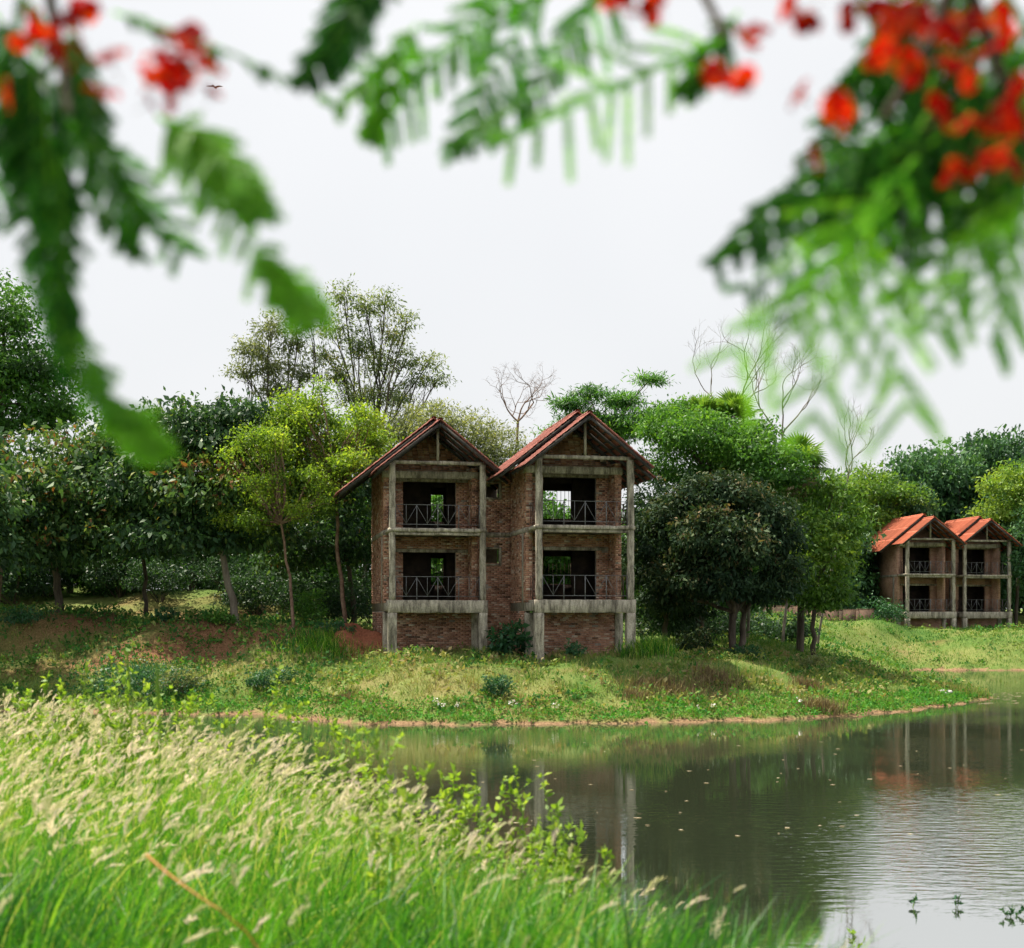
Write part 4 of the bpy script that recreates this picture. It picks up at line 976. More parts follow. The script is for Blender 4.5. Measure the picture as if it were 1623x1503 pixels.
# ------------------------------------------------------------------ ground cover (stuff)
def scatter(n, x0, x1, y0, y1, r, keep):
    x = r.uniform(x0, x1, n); y = r.uniform(y0, y1, n); k = keep(x, y); return x[k], y[k]
r = np.random.default_rng(200)
def soil_at(x, y):
    def g(cx, cy, rx, ry): return np.exp(-((x-cx)/rx)**2-((y-cy)/ry)**2)
    return 1.2*g(-18, 62, 12, 7)+1.0*g(-10, 56, 6, 3)+1.1*g(8.5, 56, 4, 4)+.9*g(-6.8, 53.4, 1.4, 1.2)+1.0*g(-14, 54, 9, .7)+.6*g(-4, 48.8, 8, .35)
def in_house(x, y):
    c, s = math.cos(YAW), math.sin(YAW); u = (x+4.975)*c+(y-52.4)*s; v = -(x+4.975)*s+(y-52.4)*c
    return ((u > -.1) & (u < 3.9) & (v > 1.6) & (v < 7)) | ((u > 5.5) & (u < 9.5) & (v > -1.4) & (v < 6)) | ((u > 3.9) & (u < 5.5) & (v > 1.8) & (v < 6))
x, y = scatter(190000, -26, 27, 43, 66, r, lambda x, y: (sdist(x, y) > .2) & (np.abs(x/y) < .45) & (r.random(len(x)) > 1.15*np.clip(soil_at(x, y), 0, 1)) & ~in_house(x, y) & (r.random(len(x)) < np.clip(1.25-(y-46)/26, .15, 1)))
tone = np.clip(.54+.32*fbm(x, y, 6, 3, 12)+.26*fbm(x, y, 1.6, 3, 8)-.30*np.clip((y-50)/6, 0, .8)+.2*r.normal(size=len(x)), 0, 1)
hh = r.uniform(.08, .30, len(x))*(1+1.6*np.clip(fbm(x, y, 2.2, 3, 4), -.3, 1))
V, Q, T, _, _, vq = blades(x, y, gz(x, y)-.02, hh, r.uniform(.025, .065, len(x)), r, 1.0, (0, 0), 1, tone)
tag(link('bank_grass', mesh('bank_grass', V, [T], M['bankgrass'], tone)), 'short mixed green and straw grass covering the far bank', 'grass', kind='stuff')
x, y = scatter(60000, 8, 46, 60, 104, r, lambda x, y: (sdist(x, y) > .2) & (x/y < .47) & ~((x > 30) & (x < 42) & (y > 100)))
tone = np.clip(.30+.3*fbm(x, y, 8, 3, 12)+.12*r.normal(size=len(x)), 0, .8)
V, Q, T, _, _, vq = blades(x, y, gz(x, y)-.02, r.uniform(.12, .34, len(x)), .06*np.ones(len(x)), r, .9, (0, 0), 1, tone)
tag(link('lawn_grass', mesh('lawn_grass', V, [T], M['bankgrass'], tone)), 'rough green lawn grass between the near house and the far house', 'grass', kind='stuff')
# rough herbs on the banks: clumps of small leaves, denser on the shaded left slope
nc = 9000; cx_ = r.uniform(-26, 24, nc); cy_ = r.uniform(44, 62, nc); sdc = sdist(cx_, cy_)
kp = (sdc > 1.0) & ~in_house(cx_, cy_) & (np.abs(cx_/cy_) < .46) & (r.random(nc) < np.where(cx_ < -7, .42, np.clip(.25+.5*fbm(cx_, cy_, 5, 3, 51), 0, .7)))
cx_, cy_ = cx_[kp], cy_[kp]; k = r.integers(8, 26, len(cx_)); ii = np.repeat(np.arange(len(cx_)), k); rr_ = r.uniform(.10, .34, len(cx_))
hx = cx_[ii]+r.normal(size=len(ii))*rr_[ii]; hy = cy_[ii]+r.normal(size=len(ii))*rr_[ii]; hz = gz(hx, hy)+r.random(len(ii))*rr_[ii]*1.3
ht = np.clip(np.where(cx_ < -7, .12, .5)[ii]+(.33*r.normal(size=len(cx_)))[ii]+.1*r.normal(size=len(ii)), 0, .95)  # darker tone on the left slope puts its tree shade into the herbs
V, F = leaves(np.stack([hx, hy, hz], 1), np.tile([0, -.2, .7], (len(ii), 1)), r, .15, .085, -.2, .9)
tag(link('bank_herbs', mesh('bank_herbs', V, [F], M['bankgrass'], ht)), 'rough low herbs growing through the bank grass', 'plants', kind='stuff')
nc = 2600; cx_ = r.uniform(9, 42, nc); cy_ = r.uniform(58, 99, nc); kp = (sdist(cx_, cy_) > .5) & (cx_/cy_ < .46) & (r.random(nc) < np.clip(.45+.6*fbm(cx_, cy_, 7, 3, 53), .05, 1)); cx_, cy_ = cx_[kp], cy_[kp]
k = r.integers(8, 22, len(cx_)); ii = np.repeat(np.arange(len(cx_)), k); rr_ = r.uniform(.15, .5, len(cx_)); hx = cx_[ii]+r.normal(size=len(ii))*rr_[ii]; hy = cy_[ii]+r.normal(size=len(ii))*rr_[ii]; hz = gz(hx, hy)+r.random(len(ii))*rr_[ii]*1.1
V, F = leaves(np.stack([hx, hy, hz], 1), np.tile([0, -.2, .7], (len(ii), 1)), r, .18, .10, -.2, .9)
tag(link('lawn_herbs', mesh('lawn_herbs', V, [F], M['bankgrass'], np.clip(.22+(.22*r.normal(size=len(cx_)))[ii]+.08*r.normal(size=len(ii)), 0, .95))), 'low weeds scattered over the lawn by the far house', 'plants', kind='stuff')
# creeper along the waterline
x, y = scatter(120000, -14, 23, 43, 62, r, lambda x, y: ((lambda s: (s > .12+.5*fbm(x, y, 2.5, 2, 21)) & (s < 2.0+1.0*fbm(x, y, 3.2, 3, 22)))(sdist(x, y))))
pos = np.stack([x, y, gz(x, y)+r.uniform(.02, .20, len(x))*(1+.8*fbm(x, y, 1.2, 2, 23))], 1)
V, F = leaves(pos, np.tile([0, -.3, .6], (len(x), 1)), r, .10, .075, -.1, 1.2)
tag(link('creeper', mesh('creeper', V, [F], M['creeper'], np.clip(.5+.25*fbm(x, y, 2, 2, 24)+.18*r.normal(size=len(x)), 0, 1))), 'bright green creeping waterside plants along the far shoreline', 'plants', kind='stuff')
fx = np.array([(470, 44.8), (702, 44.7), (725, 44.9), (810, 44.8), (815, 45), (1105, 45.6), (1130, 46), (1265, 46.9), (690, 45.1), (880, 44.9)])
mb = MB()
for (px, d) in fx:
    for k in range(6):
        c = np.array([(px-811.5)/FPX*d, d, 0])+r.normal(size=3)*[.06, .06, 0]; c[2] = g1(c[0], c[1])+r.uniform(.22, .34)
        V, F = leaves(np.tile(c, (4, 1)), unitv(4, r), r, .06, .05, -.3, .6); mb.add(V, F, v=r.random(4))
tag(mb.build('hyacinth_flowers', M['flower']), 'small white blossoms scattered in the waterside creeper', 'flowers', kind='stuff')
# bits floating on the water
mb = MB(); n = 150
px = np.concatenate([r.uniform(600, 1620, 70), r.uniform(1540, 1650, 80)]); py = np.concatenate([r.uniform(1170, 1330, 70), r.uniform(1098, 1116, 80)])
for a, b in zip(px, py):
    d = CAM_Z*FPX/(b-975); c = np.array([(a-811.5)/FPX*d, d, .008])
    if float(sdist(np.array([c[0]]), np.array([c[1]]))[0]) > -.15: continue
    m = r.integers(4, 8); th = np.sort(r.uniform(0, 6.28, m)); s = r.uniform(.02, .05) if b > 1160 else r.uniform(.03, .12)
    V = [c+[s*math.cos(t)*1.6, s*math.sin(t), 0] for t in th]+[c+[0, 0, .006]]
    mb.add(V, None, [(k, (k+1) % m, m) for k in range(m)], v=r.random())
tag(mb.build('floating_scum', M['l_palmdry']), 'pale leaf scraps and scum floating on the pond', 'debris', kind='stuff')

# ------------------------------------------------------------------ foreground bank: long grass, plumes, weeds
def near_keep(x, y): return (sdist(x, y) > .05) & (np.abs(x) < .46*y+1.0)
r = np.random.default_rng(300)
x, y = scatter(120000, -9.5, 5.0, 3.2, 19, r, lambda x, y: near_keep(x, y) & (r.random(len(x)) < np.clip(1.25-.05*y, .3, 1)))
hh = r.uniform(.35, 1.0, len(x))*np.clip(.62+.05*y, .6, 1.05)*(1-.12*np.clip(x/2.5, 0, 1))
tone = np.clip(.36+.32*fbm(x, y, 1.4, 3, 31)+.24*r.normal(size=len(x))+.28*np.clip((y-5)/6, 0, 1), 0, 1)
V, Q, T, tip, td, vq = blades(x, y, gz(x, y)-.03, hh, np.clip(r.lognormal(-4.55, .4, len(x)), .004, .022), r, .95, (.22, .0), 4, tone)
tag(link('long_grass', mesh('long_grass', V, [Q, T], M['grass'], np.concatenate([vq, tone]))), 'long bright green grass filling the near bank', 'grass', kind='stuff')
# seeding stems with pale plumes
x, y = scatter(19000, -9.5, 4.6, 5.0, 18, r, lambda x, y: near_keep(x, y) & (r.random(len(x)) < np.clip((y-6.5)/4.5, .05, 1)*np.clip(.70-.36*(x+1.0), .12, 1.0)*np.clip(.75+.6*fbm(x, y, 2.4, 3, 33), .08, 1)))
n = len(x); hh = r.uniform(.75, 1.12, n)*np.clip(.78+.022*y, .7, 1.1)*(1-.05*np.clip(x/2.5, 0, 1))
V, Q, T, tip, td, vq = blades(x, y, gz(x, y)-.03, hh, np.full(n, .004), r, .55, (.16, .02), 3, np.full(n, .8))
tag(link('plume_stems', mesh('plume_stems', V, [Q, T], M['grass'], np.concatenate([vq, np.full(n, .8)]))), 'thin stems carrying the pale plumes on the near bank', 'grass', kind='stuff')
td /= np.linalg.norm(td, axis=1)[:, None]; nb = 24; ln = np.clip(r.lognormal(-2.15, .35, n), .05, .24)
PV = []; PF = []; base = 0; pv = []; ptone = np.clip(.54+.32*r.normal(size=n)+.2*fbm(x, y, 2, 2, 35), 0, 1)
for k in range(nb):
    t = (k/nb); a = unitv(n, r); side = np.cross(td, a); side /= np.linalg.norm(side, axis=1)[:, None]+1e-9
    bend = np.zeros((n, 3)); bend[:, 0] = .5; bend[:, 2] = -.35
    st = tip-td*.02+(td+bend*t*.6)*ln[:, None]*t*.85; en = st+(td*.85+side*.28+bend*.30)*(ln*.46*(1-.5*abs(t-.35)))[:, None]
    cr = np.cross(en-st, a); cr /= np.linalg.norm(cr, axis=1)[:, None]+1e-9
    wv = (ln*.022)[:, None]; mid = (st+en)/2
    vv = np.stack([st, mid+cr*wv, en, mid-cr*wv], 1).reshape(-1, 3); PV.append(vv)
    PF.append((np.arange(n)*4)[:, None]+np.arange(4)+base); base += 4*n; pv.append(np.clip(ptone+.15*r.normal(size=n), 0, 1))
tag(link('grass_plumes', mesh('grass_plumes', np.concatenate(PV), [np.concatenate(PF)], M['plume'], np.concatenate(pv))), 'pale cream feathery seed plumes over the near bank', 'grass', kind='stuff')

def weed(label, px, py_top, d, seed, leafm='l_weed', L=.055, stems=3, spread=.25, name='weed', lo=None):
    """upright leafy weed whose tip reaches py_top at distance d"""
    r = np.random.default_rng(seed); c = P(px, py_top, d); z0 = g1(c[0], d)-.02 if lo is None else lo; H = c[2]-z0
    root = empty(name, (c[0], d, z0)); tag(root, label, 'weed', 'leafy weeds on the near bank')
    ms = MB(); Vs = []; Fs = []; b = 0; vs_ = []
    for s in range(stems):
        h = H*(1 if s == 0 else r.uniform(.6, .92)); e = np.array([r.normal()*spread*(s > 0)+.05, r.normal()*spread*(s > 0), h]); e0 = np.array([e[0]*.15, e[1]*.15, 0])
        pts = limb(ms, r, e0, e, .006, .002, 0, 8, 4, .05)
        br = [pts]
        for q in range(3):
            k = r.integers(3, 7); dr = unitv(1, r)[0]*.2; dr[2] = abs(dr[2])+.08; br.append(limb(ms, r, pts[k], pts[k]+dr*H*.6, .003, .0015, 0, 5, 3, .03))
        for pp in br:
            m = int(np.linalg.norm(pp[-1]-pp[0])/.032)+3; t = r.uniform(.18, 1, m)**.75*(len(pp)-1); i0 = np.clip(t.astype(int), 0, len(pp)-2); f = (t-i0)[:, None]
            pos = pp[i0]*(1-f)+pp[i0+1]*f; od = unitv(m, r); od[:, 2] = abs(od[:, 2])*.5+.2
            V, F = leaves(pos, od, r, L, L*.55, -.15, .7, None, .35); Vs.append(V); Fs.append(F+b); b += len(V); vs_.append(np.clip(r.normal(.6, .2, m), 0, 1))
    ms.build('stems', M['l_weed'], root); link('foliage', mesh('foliage', np.concatenate(Vs), [np.concatenate(Fs)], M[leafm], np.concatenate(vs_)), root)
    return root
WL = [(15,1078,15),(72,1062,14),(92,1085,13.5),(132,1052,14),(205,1020,13.5),(222,1078,14),(265,1085,15),(300,1092,15),(330,1108,16),(390,1100,15.5),(436,1060,15),(470,1118,15),(520,1128,14),
      (556,1158,11.5),(583,1150,8.5),(615,1185,13),(650,1218,12.5),(690,1222,12),(713,1210,11.5),(745,1222,11.8),(790,1228,11.2),(806,1216,11),(852,1236,10.5),(872,1275,10),(898,1300,9.8),(640,1255,11.5),(735,1275,11),(830,1330,9.6),(700,1265,11.3),(770,1295,10.6)]
WL += [(40,1092,14.5),(112,1098,14),(165,1094,14.5),(185,1100,13.5),(245,1104,15),(285,1112,15.5),(352,1118,15.5),(412,1122,15),(450,1132,14.5),(498,1140,14),(538,1150,13),(575,1185,12.8),(600,1205,12.5)]
WL.sort()
tens = ['', '', 'twenty', 'thirty']
def ordinal(k):
    o = ordn+['nineteenth', 'twentieth', 'twenty-first', 'twenty-second', 'twenty-third', 'twenty-fourth', 'twenty-fifth', 'twenty-sixth', 'twenty-seventh', 'twenty-eighth', 'twenty-ninth', 'thirtieth']+['thirty-'+q for q in ordn[:9]]+['fortieth']+['forty-'+q for q in ordn[:9]]
    return o[k]
for k, (px, py, d) in enumerate(WL):
    weed('yellow-green leafy weed rising above the near grass, %s from the left' % ordinal(k), px, py, d, 400+k, stems=4, spread=.16 if px < 540 else .22, L=.06)
weed('small weed standing in the shallows at the lower right of the grass', 1345, 1478, 13.6, 450, L=.05, stems=3, spread=.25, lo=-.1)
weed('dark green sprig poking out of the water at the lower right', 1445, 1420, 16.4, 451, 'l_bush', .05, 2, .10, lo=-.03)
weed('sprig with an orange-tipped leaf out of the water, middle of three at lower right', 1516, 1418, 16.4, 452, 'l_bush', .055, 2, .12, lo=-.03)
weed('dark green sprig out of the water nearest the right edge', 1600, 1438, 15.9, 453, 'l_bush', .055, 3, .18, lo=-.03)

# orange dry stalk and a tall blurred blade in the near grass
p0, p1, p2 = P(232, 1355, 5.2), P(280, 1400, 5.0), P(348, 1442, 4.9); o = Vector(p0)
t = np.linspace(0, 1, 10)[:, None]; pts = p0*(1-t)**2+2*p1*t*(1-t)+p2*t*t-p0
mb = MB(); mb.tube(pts, np.linspace(.0055, .003, 10), 6); mb.tube([pts[-1], pts[-1]+np.array([.10, .02, -.09]), pts[-1]+np.array([.22, .05, -.28]), pts[-1]+np.array([.30, .08, -.7])], [.003, .0035, .004, .005], 5)
tag(mb.build('dry_stalk', M['orange'], None, True, o), 'orange dry stalk bent across the near grass at lower left', 'stalk')
for lab, pa_, pb_, wd in (('tall blurred green grass head standing up at the left', (248,1045,6.5), (252,1130,6.5), .006), ('tall curved seed head above the left weeds', (200,1030,9), (208,1100,9), .005)):
    a = P(*pa_); b_ = P(*pb_); zb_ = g1(b_[0], b_[1]); base = np.array([b_[0]+.02, b_[1], zb_])
    mb = MB(); mb.tube([base-base, (b_-base)*.6, b_-base, (a+b_)/2-base, a-base], [wd*.5, wd*.5, wd*.5, wd*1.2, wd*.5], 6)
    mb.tube(np.linspace(b_-base, a-base, 7), np.array([.6, 1.3, 1.7, 1.8, 1.6, 1.1, .3])*wd, 8)
    tag(mb.build('tall_grass', M['l_weed'], None, True, base), lab, 'grass stem')

# ------------------------------------------------------------------ flame tree overhead: trunk behind the camera, limbs reaching out above it
KF = 1.3
def PF(px, py, d): return P(px, py, d*KF)
tb = (-2.2, -2.6); tz = g1(*tb)-.15
ft = empty('flame_tree', (tb[0], tb[1], tz)); tag(ft, 'flame tree overhead, blurred ferny leaves and red flowers hanging across the top', 'tree')
FO = np.array([tb[0], tb[1], tz]); r = np.random.default_rng(500)
mb = MB(); fork = np.array([-1.2, -1.6, 5.0])-FO
limb(mb, r, (0, 0, 0), fork, .17, .13, 0, 10, 10, .04)
def ltube(pts, r0, r1, n=14):
    pts = np.array(pts, float); t = np.linspace(0, len(pts)-1, n); k = np.clip(t.astype(int), 0, len(pts)-2); f = (t-k)[:, None]
    q = pts[k]*(1-f)+pts[k+1]*f; mb.tube(q, np.linspace(r0, r1, n), 8)
J = {'L': PF(60, -120, 1.5)-FO, 'M': PF(880, -150, 1.6)-FO, 'R': PF(1520, -60, 1.5)-FO, 'Q': PF(480, -120, 1.5)-FO}
ltube([fork, np.array([-.9, -.3, 5.15])-FO, np.array([-.75, .7, 5.0])-FO, J['L']], .09, .018)
ltube([fork, np.array([-.4, -.3, 5.35])-FO, np.array([-.05, .8, 5.1])-FO, J['M']], .09, .016)
ltube([fork, np.array([.2, -.4, 5.45])-FO, np.array([.6, .7, 5.1])-FO, J['R']], .10, .02)
ltube([np.array([-.75, .7, 5.0])-FO, np.array([-.5, 1.1, 4.85])-FO, J['Q']], .02, .01)
ltube([J['R'], PF(1480, 60, 1.5)-FO, PF(1400, 190, 1.5)-FO], .014, .007); ltube([J['L'], PF(90, 60, 1.5)-FO, PF(110, 180, 1.45)-FO], .012, .006)
ltube([J['M'], PF(1100, -40, 1.55)-FO, PF(1150, 60, 1.5)-FO], .012, .006)
ltube([J['R'], PF(1600, 150, 1.5)-FO, PF(1640, 260, 1.5)-FO], .012, .006)
mb.build('trunk', M['bark'], ft, True)
def frond(a, b, c, pin, tilt, seed, npin=11, vb=0., k_side=1.0, droop=.45):
    """bipinnate leaf: rachis through a-b-c (photo px, py, distance), pinnae of length pin (m); tilt turns the blade about the rachis"""
    pin *= KF; r = np.random.default_rng(seed); A, B, C = (PF(*q)-FO for q in (a, b, c))
    m = MB(); t = np.linspace(0, 1, 14)[:, None]; rc = A*(1-t)**2+2*B*t*(1-t)+C*t*t
    m.tube(rc, np.linspace(.0028, .0010, 14), 5, v=.9)
    Vs = []; Fs = []; n0 = 0
    for k in range(npin):
        tt = min(.99, .10+.88*k/(npin-1)+r.normal()*.012); p = A*(1-tt)**2+2*B*tt*(1-tt)+C*tt*tt; d = 2*(B-A)*(1-tt)+2*(C-B)*tt; d /= np.linalg.norm(d)
        up = np.array([math.sin(tilt)*.6, -math.cos(tilt), math.sin(tilt)]); s0 = np.cross(d, up); s0 /= np.linalg.norm(s0); nrm = np.cross(s0, d)
        for s in (-1, 1):
            if r.random() < .10: continue
            pl = pin*(.55+.45*math.sin(math.pi*min(1, .18+tt*.8)))*r.uniform(.6, 1.15)*(1 if s > 0 else k_side)
            dr = s0*s*r.uniform(.5, 1.0)+d*r.uniform(.2, .8)+nrm*r.normal()*.35; dr[2] -= droop*r.uniform(.5, 1.4); dr /= np.linalg.norm(dr)
            sag = np.array([0, 0, -.12*pl])
            m.tube([p, p+dr*pl*.5+sag*.3, p+dr*pl+sag], [.0011, .0009, .0005], 3, v=.8)
            q = np.linspace(.04, 1, 22)[:, None]; pp = p+dr*pl*q+sag*q*q
            ls = np.cross(dr, nrm); ls /= np.linalg.norm(ls); fw = dr*.35
            for e in (-1, 1):
                ll = KF*.0064*(1-.3*abs(q-.45)); dv = ls*e*.95+fw+nrm*r.normal(size=(22, 1))*.18
                wv = dr*.0026*KF
                V = np.stack([pp, pp+dv*ll*.5+wv, pp+dv*ll, pp+dv*ll*.5-wv], 1).reshape(-1, 3)
                Vs.append(V); Fs.append((np.arange(22)*4)[:, None]+np.arange(4)+n0); n0 += len(V)
    F = np.concatenate(Fs); m.add(np.concatenate(Vs), F, v=np.clip(r.normal(.45+vb, .2, len(F)), 0, 1))
    return m.build('leaf', M['l_flame'], ft)
FR = [ # left cluster: a, b, c, pinna length, tilt, tone, pinna pairs
 ((75,150,1.5),(70,400,1.45),(105,560,1.42),.032,.9,-.25,20),((95,330,1.5),(60,450,1.45),(120,590,1.42),.034,.9,-.3,18),((95,470,1.45),(130,600,1.42),(205,670,1.40),.036,.6,.15,18),((150,610,1.42),(205,670,1.41),(255,712,1.40),.034,.5,.45,20),((170,630,1.42),(215,670,1.41),(250,705,1.40),.036,.3,.5,18),
 ((250,185,1.45),(345,270,1.42),(410,330,1.38),.050,.3,.2,14),((260,190,1.45),(360,330,1.42),(490,500,1.38),.055,.15,.3,13),((420,430,1.40),(465,465,1.39),(500,495,1.38),.036,.4,.5,18),((400,400,1.40),(455,445,1.39),(495,490,1.38),.036,.3,.5,18),((330,230,1.42),(380,260,1.4),(410,310,1.38),.030,.6,.35,12),
 ((110,190,1.5),(200,270,1.5),(290,400,1.5),.060,.2,-.1,10),((60,120,1.55),(20,260,1.55),(60,420,1.5),.050,.5,-.3,14),((150,330,1.5),(180,350,1.5),(215,400,1.5),.03,.6,-.1,9),
 ((20,60,1.5),(-20,220,1.5),(-40,420,1.5),.06,.3,-.3,12),((180,20,1.5),(330,60,1.5),(450,125,1.5),.030,1.0,-.2,16),((20,-20,1.5),(110,80,1.5),(150,190,1.5),.045,.6,-.3,12),((0,200,1.5),(60,240,1.5),(120,330,1.5),.05,.4,-.3,12),
 ((255,185,1.44),(330,235,1.42),(405,325,1.38),.045,.2,.35,20),((270,190,1.44),(350,220,1.42),(395,300,1.39),.05,.1,.4,18),((60,80,1.5),(40,200,1.5),(90,340,1.48),.055,.4,-.45,16),((110,40,1.52),(140,120,1.52),(90,240,1.52),.05,.5,-.45,15),((-10,20,1.5),(60,110,1.5),(30,240,1.5),.055,.4,-.5,15),((120,170,1.5),(150,260,1.5),(240,370,1.5),.055,.3,-.15,14),((-20,100,1.52),(30,180,1.5),(40,300,1.5),.06,.4,-.35,14),((90,250,1.48),(110,380,1.45),(100,500,1.44),.04,.7,-.2,18),
 # middle
 ((880,-20,1.6),(760,40,1.6),(640,120,1.6),.07,.1,.1,9),
 ((600,-120,1.5),(560,20,1.48),(480,135,1.46),.042,.7,-.4,20),((620,-60,1.5),(560,40,1.48),(490,120,1.46),.04,.8,-.45,18),((860,-60,1.6),(720,60,1.6),(600,210,1.6),.065,.15,-.05,11),((900,-40,1.65),(760,110,1.65),(740,230,1.65),.065,.3,-.2,12),
 ((1150,60,1.5),(1010,115,1.5),(810,225,1.5),.085,.05,.2,10),((1170,20,1.55),(1120,90,1.5),(1090,140,1.5),.040,.7,-.3,14),((660,40,1.55),(600,120,1.55),(530,170,1.55),.034,.7,.25,13),((640,100,1.55),(600,170,1.55),(590,220,1.55),.03,.7,.25,10),((1000,-60,1.6),(920,50,1.6),(850,130,1.6),.065,.2,-.1,11),((860,140,1.55),(780,200,1.55),(720,230,1.55),.035,.7,-.1,12),
 # right
 ((1420,-30,1.58),(1400,120,1.58),(1440,260,1.58),.06,.3,-.5,16),((1520,-40,1.6),(1540,120,1.6),(1500,280,1.6),.065,.3,-.5,16),((1600,-30,1.6),(1570,100,1.6),(1590,240,1.6),.065,.3,-.5,16),((1660,-20,1.58),(1640,140,1.58),(1600,300,1.58),.065,.3,-.5,16),((1450,40,1.56),(1360,140,1.56),(1300,240,1.56),.05,.4,-.45,14),((1560,120,1.56),(1480,240,1.56),(1380,300,1.56),.06,.4,-.5,18),((1500,140,1.54),(1420,240,1.54),(1230,330,1.54),.055,.4,-.45,20),
 ((1420,320,1.40),(1300,420,1.38),(1170,560,1.36),.11,.05,.4,7),((1380,360,1.42),(1400,480,1.4),(1440,640,1.38),.10,.05,.4,7),((1620,300,1.45),(1560,380,1.45),(1480,520,1.45),.08,.1,.35,11),((1540,180,1.5),(1440,260,1.5),(1300,330,1.5),.06,.4,-.3,18),((1600,200,1.52),(1520,300,1.52),(1420,400,1.52),.06,.3,-.2,16),((1400,-20,1.55),(1480,80,1.55),(1600,180,1.55),.06,.4,-.4,16),((1660,100,1.5),(1600,240,1.5),(1530,360,1.5),.06,.3,-.3,16),((1480,-40,1.55),(1420,60,1.55),(1340,140,1.55),.05,.4,-.35,14),
 ((1430,200,1.5),(1280,260,1.5),(1135,415,1.5),.050,.6,-.35,18),((1450,230,1.5),(1340,280,1.5),(1170,400,1.5),.055,.5,-.35,18),((1440,230,1.5),(1340,310,1.5),(1180,460,1.5),.060,.3,-.15,14),((1450,250,1.45),(1350,380,1.45),(1260,500,1.42),.060,.2,-.05,12),
 ((1400,300,1.42),(1320,430,1.4),(1290,660,1.38),.125,.05,.35,9),((1640,260,1.5),(1560,320,1.5),(1430,470,1.5),.060,.4,.15,12),((1660,280,1.45),(1600,400,1.45),(1570,540,1.45),.085,.1,.2,10),
 ((1500,100,1.55),(1420,220,1.55),(1380,340,1.55),.060,.4,-.45,15),((1560,60,1.6),(1500,200,1.6),(1470,360,1.6),.06,.3,-.45,14),((1600,20,1.55),(1580,180,1.55),(1600,330,1.55),.06,.3,-.4,12),((1480,120,1.52),(1440,260,1.52),(1410,380,1.52),.05,.6,-.45,16),
 ((1350,-40,1.55),(1440,60,1.55),(1500,160,1.55),.05,.5,-.45,14),((1640,60,1.55),(1560,240,1.55),(1480,300,1.55),.06,.4,-.45,14),((1470,180,1.5),(1400,300,1.5),(1330,380,1.5),.06,.4,-.4,14),((1560,-20,1.6),(1470,80,1.6),(1400,180,1.6),.06,.4,-.45,13),((1620,120,1.6),(1540,160,1.6),(1440,220,1.6),.06,.4,-.45,13)]
for k, (a, b, c, pin, tl, vb, np_) in enumerate(FR): frond(a, b, c, pin, tl, 600+k, npin=np_, vb=vb)
def flower_mesh(seed):
    r = np.random.default_rng(seed); m = MB()
    for k in range(5):
        a = k*2*math.pi/5+r.normal()*.1; d = np.array([math.cos(a), math.sin(a), .35]); s = np.array([-math.sin(a), math.cos(a), 0]); L = .036*r.uniform(.9, 1.1)
        prof = [(0, .003, 0), (.25, .009, .004), (.55, .017, .006), (.85, .018, .002), (1.0, .009, -.006)]; V = []
        for (t, w_, z_) in prof:
            c = d*L*t+np.array([0, 0, z_]); rf = r.normal()*.002; V += [c-s*w_+np.array([0,0,rf]), c+np.array([0,0,-.002]), c+s*w_+np.array([0,0,-rf])]
        Q = []
        for q in range(4):
            for e in (0, 1): i_ = q*3+e; Q.append((i_, i_+1, i_+4, i_+3))
        m.add(V, Q, v=float(r.choice([.1, .3, .5, .7, .8, .95])))
    for k in range(8):
        e = unitv(1, r)[0]; e[2] = abs(e[2])+.6; e *= .03/np.linalg.norm(e); m.tube([(0,0,0), e*.5, e], [.0006, .0005, .0004], 3, v=.2)
    fl_ = m.mesh('flower', M['petal'])
    m2 = MB()
    for k in range(5):
        a = k*2*math.pi/5+.6; d = np.array([math.cos(a), math.sin(a), -.1]); s = np.array([-math.sin(a), math.cos(a), 0]); m2.add([(0,0,0), d*.012+s*.004, d*.022, d*.012-s*.004], [(0,1,2,3)], v=.5)
    m2.tube([(0,0,0), (0,0,-.02), (.004,0,-.045)], [.0014, .0012, .001], 5, v=.3)
    return fl_, m2.mesh('sepals', M['sepal'])
FM = [flower_mesh(s) for s in (1, 2, 3)]
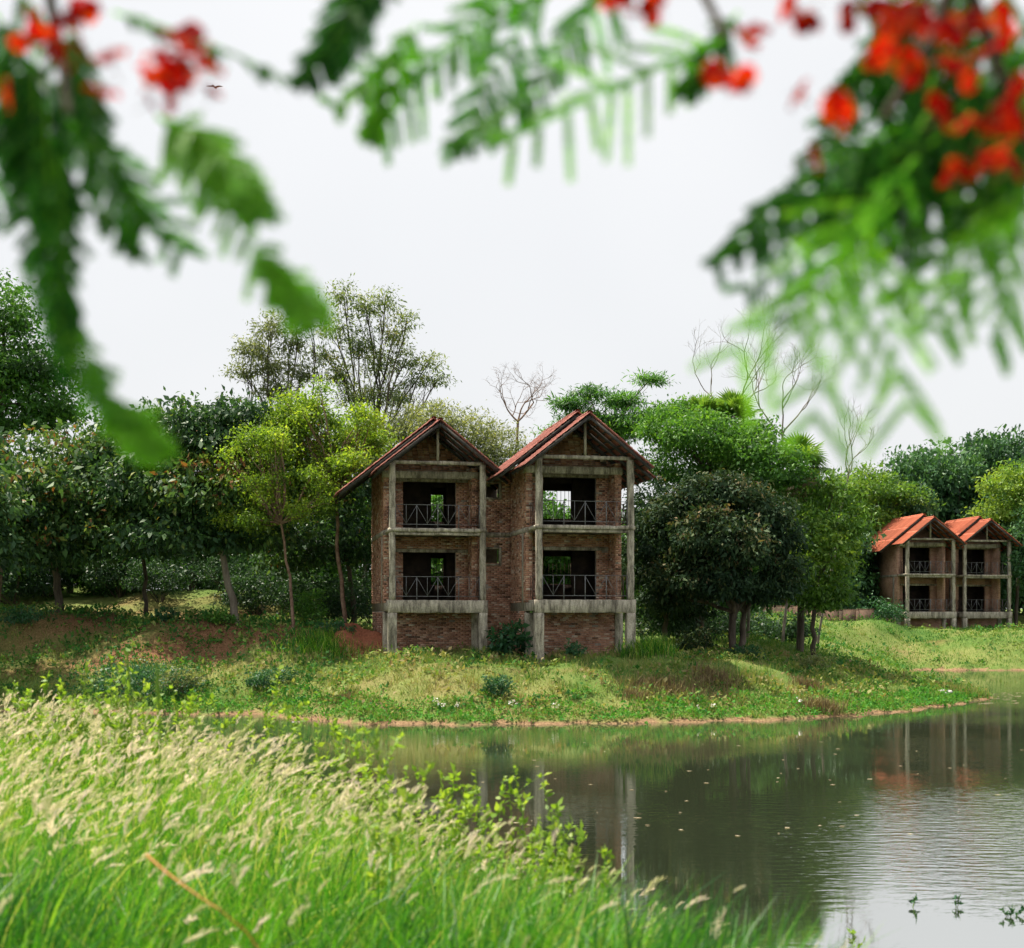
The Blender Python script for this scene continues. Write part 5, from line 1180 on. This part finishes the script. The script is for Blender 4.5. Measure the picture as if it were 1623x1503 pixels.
FLW = [(40,20),(70,60),(110,40),(90,95),(30,70),(135,20),(175,97),(160,152),(262,60),(290,90),(240,130),(285,145),(320,105),(275,165),(235,165),(300,60),(5,150),(335,150),
       (970,10),(1000,25),(1040,5),(1195,55),(1265,20),(1280,40),(1135,115),(1180,130),(1270,155),(1285,250),(1330,185),(1390,20),(1430,35),(1405,85),(1385,100),(1450,15),(1500,60),(1545,40),(1600,60),(1585,30),(1485,170),(1505,110),(1580,190),(1560,210),(1575,255),(1590,240),(1505,285),(1520,275),(1610,200),(1620,130),(1470,40),(60,30),(85,75),(120,70),(50,50),(255,95),(310,85),(265,120),(300,120),(1415,60),(1440,110),(1520,40),(1560,90),(1540,130),(1600,160),(1490,190),(1530,200),(1560,260),(1600,270),(1400,40),(1350,25),(1255,10),(1325,170),(1345,200),(985,0),(1025,20),(1145,130),(1190,75)]
for k, (px, py) in enumerate(FLW):
    a, b_ = FM[k % 3]; d = r.uniform(1.30, 1.46); o = link('flower', a, ft, PF(px, py, d)-FO); o.rotation_euler = (r.uniform(-1.2, 1.9), r.uniform(-.8, .8), r.uniform(0, 6.28)); s = KF*r.uniform(.30, .58); o.scale = (s, s, s)
    link('sepals', b_, o)

# bird gliding in the sky at the upper left
c = P(341, 139, 110); m = MB()
t = np.linspace(-1, 1, 11); m.tube(np.stack([t*.26, 0*t, .03*t], 1), .075*np.sqrt(np.clip(1-t**2, .02, 1))*(1-.15*t), 8)
for s in (-1, 1):
    V = []
    for (q, ch, z_, sw) in ((.03, .22, .02, 0), (.28, .24, .14, .03), (.52, .19, .13, .0), (.78, .05, .05, -.12)):
        V += [(sw+ch*.5, s*q, z_), (sw, s*q, z_+.025), (sw-ch*.5, s*q, z_)]
    Q = []
    for k in range(3):
        for e in (0, 1): i_ = k*3+e; Q.append((i_, i_+1, i_+4, i_+3))
    V2 = [(x_, y_, z_-.012) for (x_, y_, z_) in V]; m.add(V+V2, Q+[(d_+12, c_+12, b__+12, a_+12) for (a_, b__, c_, d_) in Q])
m.add([(-.2, -.04, 0), (-.45, -.11, .0), (-.45, .11, .0), (-.2, .04, 0), (-.2, 0, .03)], [(0, 1, 2, 3)], [(0, 4, 1), (4, 2, 1), (4, 3, 2)])
bo = m.build('bird', M['bird'], None, False, c); bo.rotation_euler = (.12, .1, math.radians(75)); tag(bo, 'small dark bird gliding in the pale sky at upper left', 'bird')
